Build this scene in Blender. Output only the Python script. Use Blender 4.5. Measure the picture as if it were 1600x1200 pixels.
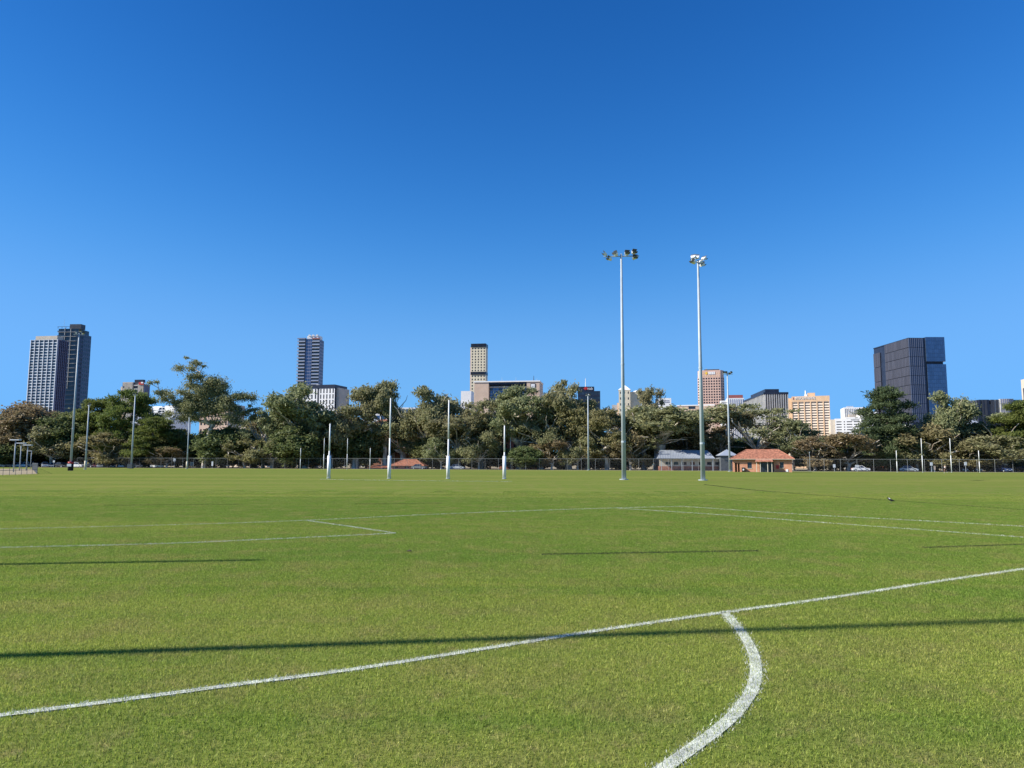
import bpy, math, random
import numpy as np
from mathutils import Matrix, Vector
random.seed(7)
rng = np.random.default_rng(11)
for o in list(bpy.data.objects): bpy.data.objects.remove(o)
scene = bpy.context.scene
COL = scene.collection
R = math.radians
# ------------------------------------------------------------------ camera
F = 1180.0                       # focal length in pixels of a 1600 x 1200 frame
HC = 1.6                         # eye height
PITCH, ROLL = R(6.05), R(0.19)
cam = bpy.data.cameras.new('camera')
cam.sensor_fit = 'HORIZONTAL'; cam.sensor_width = 36.0; cam.lens = 36.0*F/1600.0
cam.clip_start = 0.1; cam.clip_end = 12000
camo = bpy.data.objects.new('camera', cam); COL.objects.link(camo)
RM = Matrix.Rotation(R(90)+PITCH, 3, 'X') @ Matrix.Rotation(ROLL, 3, 'Z')
camo.matrix_world = Matrix.Translation((0, 0, HC)) @ RM.to_4x4()
scene.camera = camo
scene.render.resolution_x, scene.render.resolution_y = 1024, 768
# ------------------------------------------------------------------ sky and sun
SUN_A, SUN_EL = R(9.4), R(36)    # shadows fall to the right, 10 degrees away from the camera
world = bpy.data.worlds.new('World'); scene.world = world; world.use_nodes = True
wn, wl = world.node_tree.nodes, world.node_tree.links
wn.clear()
sky = wn.new('ShaderNodeTexSky'); sky.sky_type = 'NISHITA'; sky.sun_disc = False
sky.sun_elevation = SUN_EL; sky.sun_rotation = R(270)-SUN_A
sky.altitude = 50; sky.air_density = 1.0; sky.dust_density = 0.0; sky.ozone_density = 2.5
hs = wn.new('ShaderNodeHueSaturation'); hs.inputs['Saturation'].default_value = 1.22
bg = wn.new('ShaderNodeBackground'); bg.inputs['Strength'].default_value = 0.105
wo = wn.new('ShaderNodeOutputWorld')
# the phone renders a clear sky deeper and more contrasty than the raw model: one tone curve per channel, the same all over the sky
sky2 = wn.new('ShaderNodeTexSky'); sky2.sky_type = 'NISHITA'; sky2.sun_disc = False          # added copy with its sun mirrored, evens the sky out sideways
sky2.sun_elevation = SUN_EL; sky2.sun_rotation = R(90)+SUN_A; sky2.altitude = 50; sky2.air_density = 1.0; sky2.dust_density = 0.0; sky2.ozone_density = 2.5
mxs = wn.new('ShaderNodeMix'); mxs.data_type = 'RGBA'; mxs.inputs[0].default_value = 0.4
wl.new(sky.outputs[0], mxs.inputs[6]); wl.new(sky2.outputs[0], mxs.inputs[7]); wl.new(mxs.outputs[2], hs.inputs['Color'])
sp = wn.new('ShaderNodeSeparateColor'); cb_ = wn.new('ShaderNodeCombineColor'); wl.new(hs.outputs[0], sp.inputs[0])
SKY_S = 0.105
for i, (gain, power) in enumerate(((4.9, 1.92), (2.9, 1.58), (3.05, 1.6))):
    m1 = wn.new('ShaderNodeMath'); m1.operation = 'MULTIPLY'; m1.inputs[1].default_value = SKY_S; wl.new(sp.outputs[i], m1.inputs[0])
    m2 = wn.new('ShaderNodeMath'); m2.operation = 'MINIMUM'; m2.inputs[1].default_value = 0.75; wl.new(m1.outputs[0], m2.inputs[0])
    m3 = wn.new('ShaderNodeMath'); m3.operation = 'POWER'; m3.inputs[1].default_value = power; wl.new(m2.outputs[0], m3.inputs[0])
    m4 = wn.new('ShaderNodeMath'); m4.operation = 'MULTIPLY'; m4.inputs[1].default_value = gain/SKY_S/1.537; wl.new(m3.outputs[0], m4.inputs[0])
    # soft shoulder, so that the band above the horizon keeps its blue
    top = (0.175, 0.50, 1.08)[i]/SKY_S/1.537
    q1 = wn.new('ShaderNodeMath'); q1.operation = 'DIVIDE'; q1.inputs[1].default_value = top; wl.new(m4.outputs[0], q1.inputs[0])
    q2 = wn.new('ShaderNodeMath'); q2.operation = 'POWER'; q2.inputs[1].default_value = 2.5; wl.new(q1.outputs[0], q2.inputs[0])
    q3 = wn.new('ShaderNodeMath'); q3.operation = 'ADD'; q3.inputs[1].default_value = 1.0; wl.new(q2.outputs[0], q3.inputs[0])
    q4 = wn.new('ShaderNodeMath'); q4.operation = 'POWER'; q4.inputs[1].default_value = -1/2.5; wl.new(q3.outputs[0], q4.inputs[0])
    q5 = wn.new('ShaderNodeMath'); q5.operation = 'MULTIPLY'; wl.new(m4.outputs[0], q5.inputs[0]); wl.new(q4.outputs[0], q5.inputs[1])
    wl.new(q5.outputs[0], cb_.inputs[i])
bg.inputs['Strength'].default_value = SKY_S
wl.new(cb_.outputs[0], bg.inputs[0]); wl.new(bg.outputs[0], wo.inputs[0])
sl = bpy.data.lights.new('sun', 'SUN'); sl.energy = 5.0; sl.angle = R(0.53); sl.color = (1.0, 0.95, 0.86)
so = bpy.data.objects.new('sun', sl); COL.objects.link(so)
sdir = Vector((math.cos(SUN_A)*math.cos(SUN_EL), math.sin(SUN_A)*math.cos(SUN_EL), -math.sin(SUN_EL)))
so.rotation_euler = sdir.to_track_quat('-Z', 'Y').to_euler(); so.location = (-60, -20, 60)
vs = scene.view_settings
vs.view_transform = 'Standard'; vs.look = 'None'; vs.exposure = 0.62; vs.gamma = 1.0; vs.use_curve_mapping = False
# ------------------------------------------------------------------ helpers: a photograph pixel to a place on the site
def ray(x, y): return RM @ Vector(((x-800)/F, -(y-600)/F, -1.0))
def at(x, y, D):
    d = ray(x, y); t = D/d.y
    return Vector((d.x*t, D, HC+d.z*t))
def gr(x, y, z=0.0):
    d = ray(x, y); t = (z-HC)/d.z
    return Vector((d.x*t, d.y*t, z))
def bear(x, y=680): d = ray(x, y); return d.x/d.y
def topz(x, y, D): return at(x, y, D).z
# ------------------------------------------------------------------ helpers: objects
def tag(o, label=None, cat=None, group=None, kind=None):
    if label: o['label'] = label
    if cat: o['category'] = cat
    if group: o['group'] = group
    if kind: o['kind'] = kind
    return o
def link(name, data, parent=None):
    o = bpy.data.objects.new(name, data); COL.objects.link(o)
    if parent: o.parent = parent
    return o
def empty(name, loc, rz=0, label=None, cat=None, group=None):
    o = link(name, None); o.location = loc; o.rotation_euler = (0, 0, rz); o.empty_display_size = 0.5
    return tag(o, label, cat, group)
def copy_tree(o, parent=None):
    c = o.copy(); COL.objects.link(c); c.parent = parent
    for ch in o.children: copy_tree(ch, c)
    return c
class MB:
    def __init__(s): s.v = []; s.f = []; s.mi = []
    def add(s, vs, fs, m=0):
        n = len(s.v); s.v += [tuple(v) for v in vs]
        s.f += [tuple(i+n for i in f) for f in fs]; s.mi += [m]*len(fs)
        return s
    def box(s, x0, x1, y0, y1, z0, z1, m=0):
        v = [(x, y, z) for z in (z0, z1) for y in (y0, y1) for x in (x0, x1)]
        return s.add(v, [(0,2,3,1), (4,5,7,6), (0,1,5,4), (2,6,7,3), (0,4,6,2), (1,3,7,5)], m)
    def prism(s, pts, z0, z1, m=0, top=None):
        n = len(pts); tp = top or pts
        v = [(p[0], p[1], z0) for p in pts]+[(p[0], p[1], z1) for p in tp]
        f = [(i, (i+1) % n, n+(i+1) % n, n+i) for i in range(n)]
        f += [tuple(range(n, 2*n)), tuple(reversed(range(n)))]
        return s.add(v, f, m)
    def tube(s, a, b, ra, rb, n=8, m=0, cap=True):
        a, b = Vector(a), Vector(b); d = (b-a).normalized()
        u = d.orthogonal().normalized(); w = d.cross(u)
        v = []
        for c, r in ((a, ra), (b, rb)):
            for k in range(n):
                t = 2*math.pi*k/n; v.append(c+u*(r*math.cos(t))+w*(r*math.sin(t)))
        f = [(k, (k+1) % n, n+(k+1) % n, n+k) for k in range(n)]
        if cap: f += [tuple(reversed(range(n))), tuple(range(n, 2*n))]
        return s.add(v, f, m)
    def obbox(s, M, sx, sy, sz, m=0):
        n = len(s.v); s.box(-sx/2, sx/2, -sy/2, sy/2, -sz/2, sz/2, m)
        s.v[n:] = [tuple(M @ Vector(v)) for v in s.v[n:]]
        return s
    def mesh(s, name, mats, smooth=False):
        me = bpy.data.meshes.new(name); me.from_pydata(s.v, [], s.f)
        if not isinstance(mats, (list, tuple)): mats = [mats]
        for m in mats: me.materials.append(m)
        if len(mats) > 1: me.polygons.foreach_set('material_index', s.mi)
        if smooth: me.polygons.foreach_set('use_smooth', [True]*len(s.f))
        me.update(); return me
    def build(s, name, mats, parent=None, smooth=False):
        return link(name, s.mesh(name, mats, smooth), parent)
def box(root, name, m, x0, x1, y0, y1, z0, z1): return MB().box(x0, x1, y0, y1, z0, z1).build(name, m, root)
def quads(name, C, U, W, mat):
    """many quads at once: centres C, half axes U and W (numpy n x 3)"""
    n = len(C)
    V = np.stack([C-U-W, C+U-W, C+U+W, C-U+W], 1).reshape(-1, 3)
    me = bpy.data.meshes.new(name)
    me.vertices.add(4*n); me.vertices.foreach_set('co', V.astype(np.float32).ravel())
    me.loops.add(4*n); me.loops.foreach_set('vertex_index', np.arange(4*n, dtype=np.int32))
    me.polygons.add(n); me.polygons.foreach_set('loop_start', np.arange(0, 4*n, 4, dtype=np.int32))
    me.materials.append(mat); me.update(calc_edges=True); me.validate(); return me
def tris(name, V, mat):
    n = len(V)//3
    me = bpy.data.meshes.new(name)
    me.vertices.add(3*n); me.vertices.foreach_set('co', V.astype(np.float32).ravel())
    me.loops.add(3*n); me.loops.foreach_set('vertex_index', np.arange(3*n, dtype=np.int32))
    me.polygons.add(n); me.polygons.foreach_set('loop_start', np.arange(0, 3*n, 3, dtype=np.int32))
    me.materials.append(mat); me.update(calc_edges=True); return me
# ------------------------------------------------------------------ materials
def newmat(name):
    m = bpy.data.materials.new(name); m.use_nodes = True
    nt = m.node_tree; b = nt.nodes['Principled BSDF']
    return m, nt, nt.nodes, nt.links, b
def mixc(n, l, fac, a, b, blend='MIX'):
    x = n.new('ShaderNodeMix'); x.data_type = 'RGBA'; x.blend_type = blend
    for s, v in ((x.inputs[0], fac), (x.inputs[6], a), (x.inputs[7], b)):
        if hasattr(v, 'links') or hasattr(v, 'is_linked'): l.new(v, s)
        elif isinstance(v, (int, float)): s.default_value = v
        else: s.default_value = (*v[:3], 1)
    return x.outputs[2]
def noise(n, l, scale, detail=3, vec=None, rough=0.55):
    t = n.new('ShaderNodeTexNoise'); t.inputs['Scale'].default_value = scale
    t.inputs['Detail'].default_value = detail; t.inputs['Roughness'].default_value = rough
    if vec: l.new(vec, t.inputs['Vector'])
    return t.outputs['Fac']
def ramp(n, l, fac, stops):
    r = n.new('ShaderNodeValToRGB'); l.new(fac, r.inputs[0]); e = r.color_ramp.elements
    while len(e) < len(stops): e.new(0.5)
    for k, (p, c) in enumerate(stops): e[k].position = p; e[k].color = (*c[:3], 1) if not isinstance(c, (int, float)) else (c, c, c, 1)
    return r.outputs[0]
def mat(name, col, rough=0.7, var=0.15, scale=0.6, metal=0.0, spec=0.4, bump=0.0, objvar=0.0):
    m, nt, n, l, b = newmat(name)
    tc = n.new('ShaderNodeTexCoord').outputs['Object']
    f = noise(n, l, scale, 4, tc)
    dark = tuple(c*(1-var) for c in col); light = tuple(min(1, c*(1+var)) for c in col)
    c = mixc(n, l, ramp(n, l, f, [(0.3, 0), (0.7, 1)]), dark, light)
    if objvar:
        oi = n.new('ShaderNodeObjectInfo').outputs['Random']
        c = mixc(n, l, oi, c, tuple(x*(1-objvar) for x in col))
    l.new(c, b.inputs['Base Color']); b.inputs['Roughness'].default_value = rough
    b.inputs['Metallic'].default_value = metal; b.inputs['Specular IOR Level'].default_value = spec
    if bump:
        bp = n.new('ShaderNodeBump'); bp.inputs['Strength'].default_value = bump
        l.new(noise(n, l, scale*6, 3, tc), bp.inputs['Height']); l.new(bp.outputs[0], b.inputs['Normal'])
    return m
def glass(name, col, rough=0.12, var=0.5, spec=0.6, metal=0.0):
    m, nt, n, l, b = newmat(name)
    oi = n.new('ShaderNodeObjectInfo').outputs['Random']
    c = mixc(n, l, oi, tuple(x*(1-var) for x in col), tuple(x*(1+var) for x in col))
    tc = n.new('ShaderNodeTexCoord').outputs['Object']
    c = mixc(n, l, ramp(n, l, noise(n, l, 0.35, 2, tc), [(0.4, 0), (0.62, 0.7)]), c, tuple(x*0.8 for x in col))
    l.new(c, b.inputs['Base Color']); b.inputs['Roughness'].default_value = rough
    b.inputs['Specular IOR Level'].default_value = spec; b.inputs['Metallic'].default_value = metal
    return m
M = {}
M['white'] = mat('white_render', (0.83, 0.82, 0.80), 0.6, 0.05)
M['paint'] = mat('white_post_paint', (0.8, 0.8, 0.78), 0.45, 0.06, 1.5)
M['galv'] = mat('galvanised_steel', (0.40, 0.45, 0.48), 0.5, 0.1, 1.2, 0.0, 0.4)
M['steel_dark'] = mat('dark_steel', (0.10, 0.11, 0.12), 0.5, 0.2, 2)
M['lens'] = glass('lamp_lens', (0.06, 0.08, 0.10), 0.15)
M['beige'] = mat('beige_concrete', (0.56, 0.49, 0.40), 0.8, 0.1, 0.25, bump=0.1)
M['cream'] = mat('cream_concrete', (0.70, 0.62, 0.46), 0.8, 0.08, 0.3)
M['pinkstone'] = mat('pink_beige_stone', (0.62, 0.46, 0.35), 0.8, 0.08, 0.3)
M['tan'] = mat('tan_concrete', (0.66, 0.45, 0.28), 0.8, 0.1, 0.3)
M['tanlight'] = mat('pale_tan_spandrel', (0.82, 0.69, 0.55), 0.8, 0.08, 0.3)
M['redgranite'] = mat('red_brown_granite', (0.66, 0.44, 0.35), 0.55, 0.08, 0.3)
M['greyfin'] = mat('grey_fin', (0.42, 0.42, 0.41), 0.6, 0.15, 0.4)
M['charcoal'] = mat('charcoal_cladding', (0.055, 0.06, 0.075), 0.45, 0.2, 0.4, 0.2)
M['navy'] = mat('navy_cladding', (0.022, 0.03, 0.055), 0.4, 0.2, 0.3, 0.2)
M['zincpanel'] = mat('purple_grey_panel', (0.074, 0.076, 0.098), 0.42, 0.12, 0.15, 0.2, objvar=0.25)
M['bluepanel'] = mat('blue_dark_panel', (0.085, 0.105, 0.165), 0.35, 0.1, 0.2, 0.2, objvar=0.2)
M['bluefin'] = mat('blue_grey_fin', (0.22, 0.24, 0.34), 0.5, 0.1, 0.3)
M['duskfin'] = mat('dusky_fin', (0.15, 0.15, 0.23), 0.5, 0.1, 0.3)
M['balustrade'] = mat('blue_balustrade', (0.30, 0.36, 0.50), 0.3, 0.1, 0.3)
M['coolwhite'] = mat('cool_white_frame', (0.80, 0.84, 0.88), 0.5, 0.04)
M['greyroof'] = mat('grey_metal_roof', (0.42, 0.46, 0.52), 0.45, 0.12, 0.4, 0.3)
M['maroon'] = mat('dull_red_band', (0.32, 0.10, 0.09), 0.6, 0.12)
M['glass_dark'] = glass('dark_glass', (0.024, 0.034, 0.055))
M['glass_blue'] = glass('blue_glass', (0.085, 0.14, 0.235), 0.12, 0.15, 0.6, 0.6)
M['glass_teal'] = glass('teal_glass', (0.05, 0.075, 0.10), 0.12, 0.6, 0.7, 0.3)
M['glass_win'] = glass('window_glass', (0.035, 0.035, 0.04), 0.2)
M['timber'] = mat('cream_timber', (0.68, 0.60, 0.46), 0.6, 0.1, 2)
M['black'] = mat('black_rubber', (0.015, 0.015, 0.016), 0.7, 0.2, 4)
M['red'] = mat('red_paint', (0.50, 0.03, 0.03), 0.5, 0.1, 3)
M['yellow'] = mat('yellow_sign', (0.85, 0.55, 0.05), 0.5, 0.05, 3)
M['signwhite'] = mat('white_sign', (0.82, 0.82, 0.82), 0.5, 0.04, 3)
M['skin'] = mat('skin', (0.42, 0.25, 0.17), 0.6, 0.05, 5)
def brickmat(name, c1, c2, mortar, scale, bw=0.5, rh=0.25):
    m, nt, n, l, b = newmat(name)
    tc = n.new('ShaderNodeTexCoord').outputs['Object']
    sep = n.new('ShaderNodeSeparateXYZ'); l.new(tc, sep.inputs[0])
    ad = n.new('ShaderNodeMath'); l.new(sep.outputs[0], ad.inputs[0]); l.new(sep.outputs[1], ad.inputs[1])
    cb = n.new('ShaderNodeCombineXYZ'); l.new(ad.outputs[0], cb.inputs[0]); l.new(sep.outputs[2], cb.inputs[1])
    t = n.new('ShaderNodeTexBrick'); l.new(cb.outputs[0], t.inputs['Vector'])
    t.inputs['Color1'].default_value = (*c1, 1); t.inputs['Color2'].default_value = (*c2, 1); t.inputs['Mortar'].default_value = (*mortar, 1)
    t.inputs['Scale'].default_value = scale; t.inputs['Mortar Size'].default_value = 0.02
    t.inputs['Brick Width'].default_value = bw; t.inputs['Row Height'].default_value = rh
    c = mixc(n, l, ramp(n, l, noise(n, l, 1.2, 4, tc), [(0.35, 0), (0.7, 0.6)]), t.outputs['Color'], tuple(x*0.7 for x in c1))
    l.new(c, b.inputs['Base Color']); b.inputs['Roughness'].default_value = 0.85
    bp = n.new('ShaderNodeBump'); bp.inputs['Strength'].default_value = 0.4; bp.inputs['Distance'].default_value = 0.02
    l.new(t.outputs['Fac'], bp.inputs['Height']); bp.invert = True; l.new(bp.outputs[0], b.inputs['Normal'])
    return m
M['brick'] = brickmat('orange_red_brick', (0.64, 0.25, 0.13), (0.70, 0.31, 0.18), (0.56, 0.40, 0.29), 2.1)
M['brickdark'] = brickmat('red_brick', (0.42, 0.15, 0.09), (0.50, 0.20, 0.13), (0.42, 0.3, 0.24), 2.1)
M['terracotta'] = mat('terracotta_tile', (0.37, 0.155, 0.095), 0.85, 0.5, 2.2, bump=0.4)
# bark and leaves
def barkmat(name, pale, brown):
    m, nt, n, l, b = newmat(name)
    tc = n.new('ShaderNodeTexCoord').outputs['Object']
    mp = n.new('ShaderNodeMapping'); mp.inputs['Scale'].default_value = (1, 1, 0.35); l.new(tc, mp.inputs[0])
    f = noise(n, l, 1.6, 5, mp.outputs[0])
    c = mixc(n, l, ramp(n, l, f, [(0.42, 0), (0.60, 1)]), pale, brown)
    l.new(c, b.inputs['Base Color']); b.inputs['Roughness'].default_value = 0.85; return m
M['bark_gum'] = barkmat('pale_gum_bark', (0.64, 0.58, 0.49), (0.32, 0.25, 0.19))
M['bark_dark'] = barkmat('dark_bark', (0.16, 0.12, 0.09), (0.09, 0.07, 0.055))
def leafmat(name, a, b2, c3, ovar=0.5):
    m, nt, n, l, b = newmat(name)
    ri = n.new('ShaderNodeNewGeometry').outputs['Random Per Island']
    col = ramp(n, l, ri, [(0.0, a), (0.55, b2), (1.0, c3)])
    tc = n.new('ShaderNodeTexCoord').outputs['Object']
    f = noise(n, l, 0.22, 2, tc)
    col = mixc(n, l, ramp(n, l, f, [(0.38, 0), (0.66, 0.65)]), col, c3)
    oi = n.new('ShaderNodeObjectInfo').outputs['Random']
    hsv = n.new('ShaderNodeHueSaturation'); l.new(col, hsv.inputs['Color'])
    mr = n.new('ShaderNodeMapRange'); l.new(oi, mr.inputs[0]); mr.inputs[3].default_value = 0.5-0.022*ovar*2; mr.inputs[4].default_value = 0.5+0.03*ovar*2
    l.new(mr.outputs[0], hsv.inputs['Hue'])
    l.new(hsv.outputs[0], b.inputs['Base Color']); b.inputs['Roughness'].default_value = 0.6; b.inputs['Specular IOR Level'].default_value = 0.25
    tr = n.new('ShaderNodeBsdfTranslucent'); l.new(hsv.outputs[0], tr.inputs[0])
    mx = n.new('ShaderNodeMixShader'); mx.inputs[0].default_value = 0.42
    l.new(b.outputs[0], mx.inputs[1]); l.new(tr.outputs[0], mx.inputs[2]); l.new(mx.outputs[0], n['Material Output'].inputs[0])
    return m
M['leaf_gum'] = leafmat('gum_leaf', (0.16, 0.18, 0.082), (0.27, 0.28, 0.135), (0.35, 0.33, 0.17))
M['leaf_brown'] = leafmat('brown_gum_leaf', (0.155, 0.15, 0.07), (0.25, 0.22, 0.108), (0.32, 0.255, 0.13))
M['leaf_green'] = leafmat('dark_green_leaf', (0.09, 0.12, 0.045), (0.15, 0.185, 0.068), (0.20, 0.215, 0.085))
M['leaf_pine'] = leafmat('pine_needle', (0.075, 0.11, 0.03), (0.14, 0.18, 0.045), (0.21, 0.235, 0.06), 0.25)
M['leaf_fir'] = leafmat('blue_green_needle', (0.055, 0.09, 0.042), (0.10, 0.14, 0.065), (0.14, 0.175, 0.075), 0.1)
# turf: one colour field shared by the soil sheet and the blades
def turf_colour(n, l):
    pos = n.new('ShaderNodeNewGeometry').outputs['Position']
    big = noise(n, l, 0.16, 4, pos, 0.6)
    mid = noise(n, l, 1.1, 4, pos, 0.6)
    mp = n.new('ShaderNodeMapping'); mp.inputs['Scale'].default_value = (0.012, 0.22, 1); mp.inputs['Rotation'].default_value = (0, 0, R(-4)); l.new(pos, mp.inputs[0])
    stripe = noise(n, l, 1.0, 4, mp.outputs[0], 0.6)
    c = mixc(n, l, ramp(n, l, big, [(0.36, 0), (0.64, 1)]), (0.205, 0.282, 0.05), (0.29, 0.325, 0.07))
    c = mixc(n, l, ramp(n, l, stripe, [(0.42, 0), (0.58, 0.8)]), c, (0.325, 0.35, 0.088))
    mp3 = n.new('ShaderNodeMapping'); mp3.inputs['Scale'].default_value = (0.004, 0.055, 1); mp3.inputs['Rotation'].default_value = (0, 0, R(-3)); l.new(pos, mp3.inputs[0])
    c = mixc(n, l, ramp(n, l, noise(n, l, 1.0, 3, mp3.outputs[0], 0.6), [(0.46, 0), (0.54, 0.75)]), c, (0.19, 0.275, 0.05))
    stripe2 = noise(n, l, 2.7, 3, mp.outputs[0], 0.6)
    c = mixc(n, l, ramp(n, l, stripe2, [(0.50, 0), (0.60, 0.5)]), c, (0.175, 0.265, 0.048))
    c = mixc(n, l, ramp(n, l, noise(n, l, 0.55, 4, pos, 0.65), [(0.50, 0), (0.66, 0.6)]), c, (0.165, 0.25, 0.042))
    c = mixc(n, l, ramp(n, l, mid, [(0.46, 0), (0.70, 0.75)]), c, (0.33, 0.305, 0.11))
    c = mixc(n, l, ramp(n, l, noise(n, l, 4.5, 3, pos, 0.6), [(0.55, 0), (0.75, 0.6)]), c, (0.36, 0.30, 0.14))
    return pos, c
m, nt, n, l, b = newmat('mown_turf'); M['turf'] = m
pos, c = turf_colour(n, l)
fine = noise(n, l, 22, 4, pos, 0.7)
c = mixc(n, l, ramp(n, l, fine, [(0.3, 0.62), (0.7, 1.18)]), (0, 0, 0), c, 'MIX') if False else mixc(n, l, 1.0, c, ramp(n, l, fine, [(0.3, 0.48), (0.72, 0.83)]), 'MULTIPLY')
l.new(c, b.inputs['Base Color']); b.inputs['Roughness'].default_value = 1.0; b.inputs['Specular IOR Level'].default_value = 0.0
m, nt, n, l, b = newmat('grass_blade'); M['blade'] = m
pos, c = turf_colour(n, l)
ri = n.new('ShaderNodeNewGeometry').outputs['Random Per Island']
c = mixc(n, l, 1.0, c, ramp(n, l, noise(n, l, 26, 3, pos, 0.7), [(0.36, (0.66, 0.72, 0.62)), (0.62, (1.26, 1.32, 1.16))]), 'MULTIPLY')
c = mixc(n, l, 1.0, c, ramp(n, l, ri, [(0.0, (0.45, 0.52, 0.35)), (0.5, (1.12, 1.16, 1.0)), (0.86, (1.5, 1.38, 1.2)), (0.92, (1.8, 1.6, 1.7)), (1.0, (2.1, 1.8, 2.3))]), 'MULTIPLY')
l.new(c, b.inputs['Base Color']); b.inputs['Roughness'].default_value = 0.55; b.inputs['Specular IOR Level'].default_value = 0.3
tr = n.new('ShaderNodeBsdfTranslucent'); l.new(c, tr.inputs[0]); mx = n.new('ShaderNodeMixShader'); mx.inputs[0].default_value = 0.48
l.new(b.outputs[0], mx.inputs[1]); l.new(tr.outputs[0], mx.inputs[2]); l.new(mx.outputs[0], n['Material Output'].inputs[0])
M['wire'] = mat('fence_wire', (0.20, 0.21, 0.21), 0.6, 0.1, 1.0)
M['fencepost'] = mat('fence_post', (0.30, 0.32, 0.32), 0.6, 0.1, 1.0)
M['chalk'] = mat('white_line_paint', (0.58, 0.60, 0.53), 0.9, 0.3, 6)
M['dirt'] = mat('dry_earth', (0.30, 0.24, 0.14), 0.95, 0.3, 0.15)
M['asphalt'] = mat('asphalt', (0.12, 0.12, 0.115), 0.9, 0.2, 0.5)
M['gravelpath'] = mat('pale_gravel', (0.46, 0.40, 0.29), 0.95, 0.15, 0.8)
M['shadowseam'] = mat('shadow_seam_turf', (0.030, 0.042, 0.014), 0.9, 0.3, 20)  # colour of the painted shadow strips and of the seam
# ------------------------------------------------------------------ ground
FA = Vector((bear(120, 730)*246, 246)); FB = Vector((bear(1640, 735)*183, 183))     # ends of the boundary fence
def fence_d(x):
    t = bear(x, 730); d = FB-FA
    s = (t*FA.y-FA.x)/(d.x-t*d.y)
    return (FA+d*s).y
def sheet(name, pts, z, m, kind='structure'):
    return tag(MB().add([(p[0], p[1], z) for p in pts], [tuple(range(len(pts)))]).build(name, m), kind=kind)
sheet('ground', [(-5000, -600), (5000, -600), (5000, 7000), (-5000, 7000)], -0.02, M['dirt'])
fn = (FB-FA).normalized(); fp = Vector((-fn.y, fn.x))        # along the fence, and away behind it
FL = FA-fn*60; FR = FB+fn*60
def off(p, d): return (p+fp*d)
sheet('lawn', [(-260, -60), (260, -60), tuple(off(FR, -3.2)), tuple(off(FL, -3.2))], -0.004, M['turf'])
sheet('path', [tuple(off(FL, -3.2)), tuple(off(FR, -3.2)), tuple(off(FR, 1.0)), tuple(off(FL, 1.0))], 0.0, M['gravelpath'])
sheet('car_park', [tuple(off(FL, 1.4)), tuple(off(FR, 1.4)), tuple(off(FR, 18)), tuple(off(FL, 18))], 0.004, M['asphalt'])
# ------------------------------------------------------------------ grass blades
def blades(nb, hmin, hmax, wmin, wmax, ext=1.0, seed=1, xy=None):
    g = np.random.default_rng(seed)
    p = g.uniform(-ext/2, ext/2, (nb, 2)) if xy is None else xy
    nb = len(p)
    h = g.uniform(hmin, hmax, nb); w = g.uniform(wmin, wmax, nb)
    a = g.uniform(0, 2*np.pi, nb); ln = g.uniform(0.1, 1.25, nb)      # direction and lean
    b2 = g.uniform(0, 2*np.pi, nb)
    base = np.column_stack([p, np.full(nb, -0.004)])
    side = np.column_stack([np.cos(b2), np.sin(b2), np.zeros(nb)])*(w/2)[:, None]
    tip = base+np.column_stack([np.cos(a)*np.sin(ln), np.sin(a)*np.sin(ln), np.cos(ln)])*h[:, None]
    V = np.empty((nb, 3, 3)); V[:, 0] = base-side; V[:, 1] = base+side; V[:, 2] = tip
    return V.reshape(-1, 3)
patches = []
for k, (nb, hw) in enumerate([(9500, 1.0), (9500, 1.0), (9500, 1.0), (6000, 1.2), (3000, 1.4)]):
    me = tris('grass_patch', blades(nb, 0.012, 0.034, 0.0035*hw, 0.0065*hw, 1.0, 20+k), M['blade'])
    patches.append(bpy.data.objects.new('grass_patch', me))           # only ever instanced, never linked
pts, var, rot = [], [], []
for iy in range(3, 46):
    for ix in range(-34, 35):
        if abs(ix) > 0.72*(iy+1)+1.5: continue
        x, y = ix, iy+0.5
        v = random.randint(0, 2)
        if y > 20: v = 3 if random.random() < (y-20)/6 else v
        if y > 31: v = 4 if random.random() < (y-31)/6 else 3
        if y > 40 and random.random() < (y-40)/6: continue
        pts.append((x, y, 0)); var.append(v); rot.append(random.randint(0, 3)*math.pi/2)
gm = bpy.data.meshes.new('grass'); gm.from_pydata(pts, [], [])
a = gm.attributes.new('variant', 'INT', 'POINT'); a.data.foreach_set('value', var)
a = gm.attributes.new('turn', 'FLOAT', 'POINT'); a.data.foreach_set('value', rot)
grass = tag(link('grass', gm), 'short mown couch grass blades covering the near field', 'grass', kind='stuff')
ng = bpy.data.node_groups.new('grass_scatter', 'GeometryNodeTree')
ng.interface.new_socket('Geometry', in_out='INPUT', socket_type='NodeSocketGeometry')
ng.interface.new_socket('Geometry', in_out='OUTPUT', socket_type='NodeSocketGeometry')
gi = ng.nodes.new('NodeGroupInput'); go = ng.nodes.new('NodeGroupOutput'); jn = ng.nodes.new('GeometryNodeJoinGeometry')
av = ng.nodes.new('GeometryNodeInputNamedAttribute'); av.data_type = 'INT'; av.inputs[0].default_value = 'variant'
at_ = ng.nodes.new('GeometryNodeInputNamedAttribute'); at_.data_type = 'FLOAT'; at_.inputs[0].default_value = 'turn'
cx = ng.nodes.new('ShaderNodeCombineXYZ'); ng.links.new(at_.outputs[0], cx.inputs[2])
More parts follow.
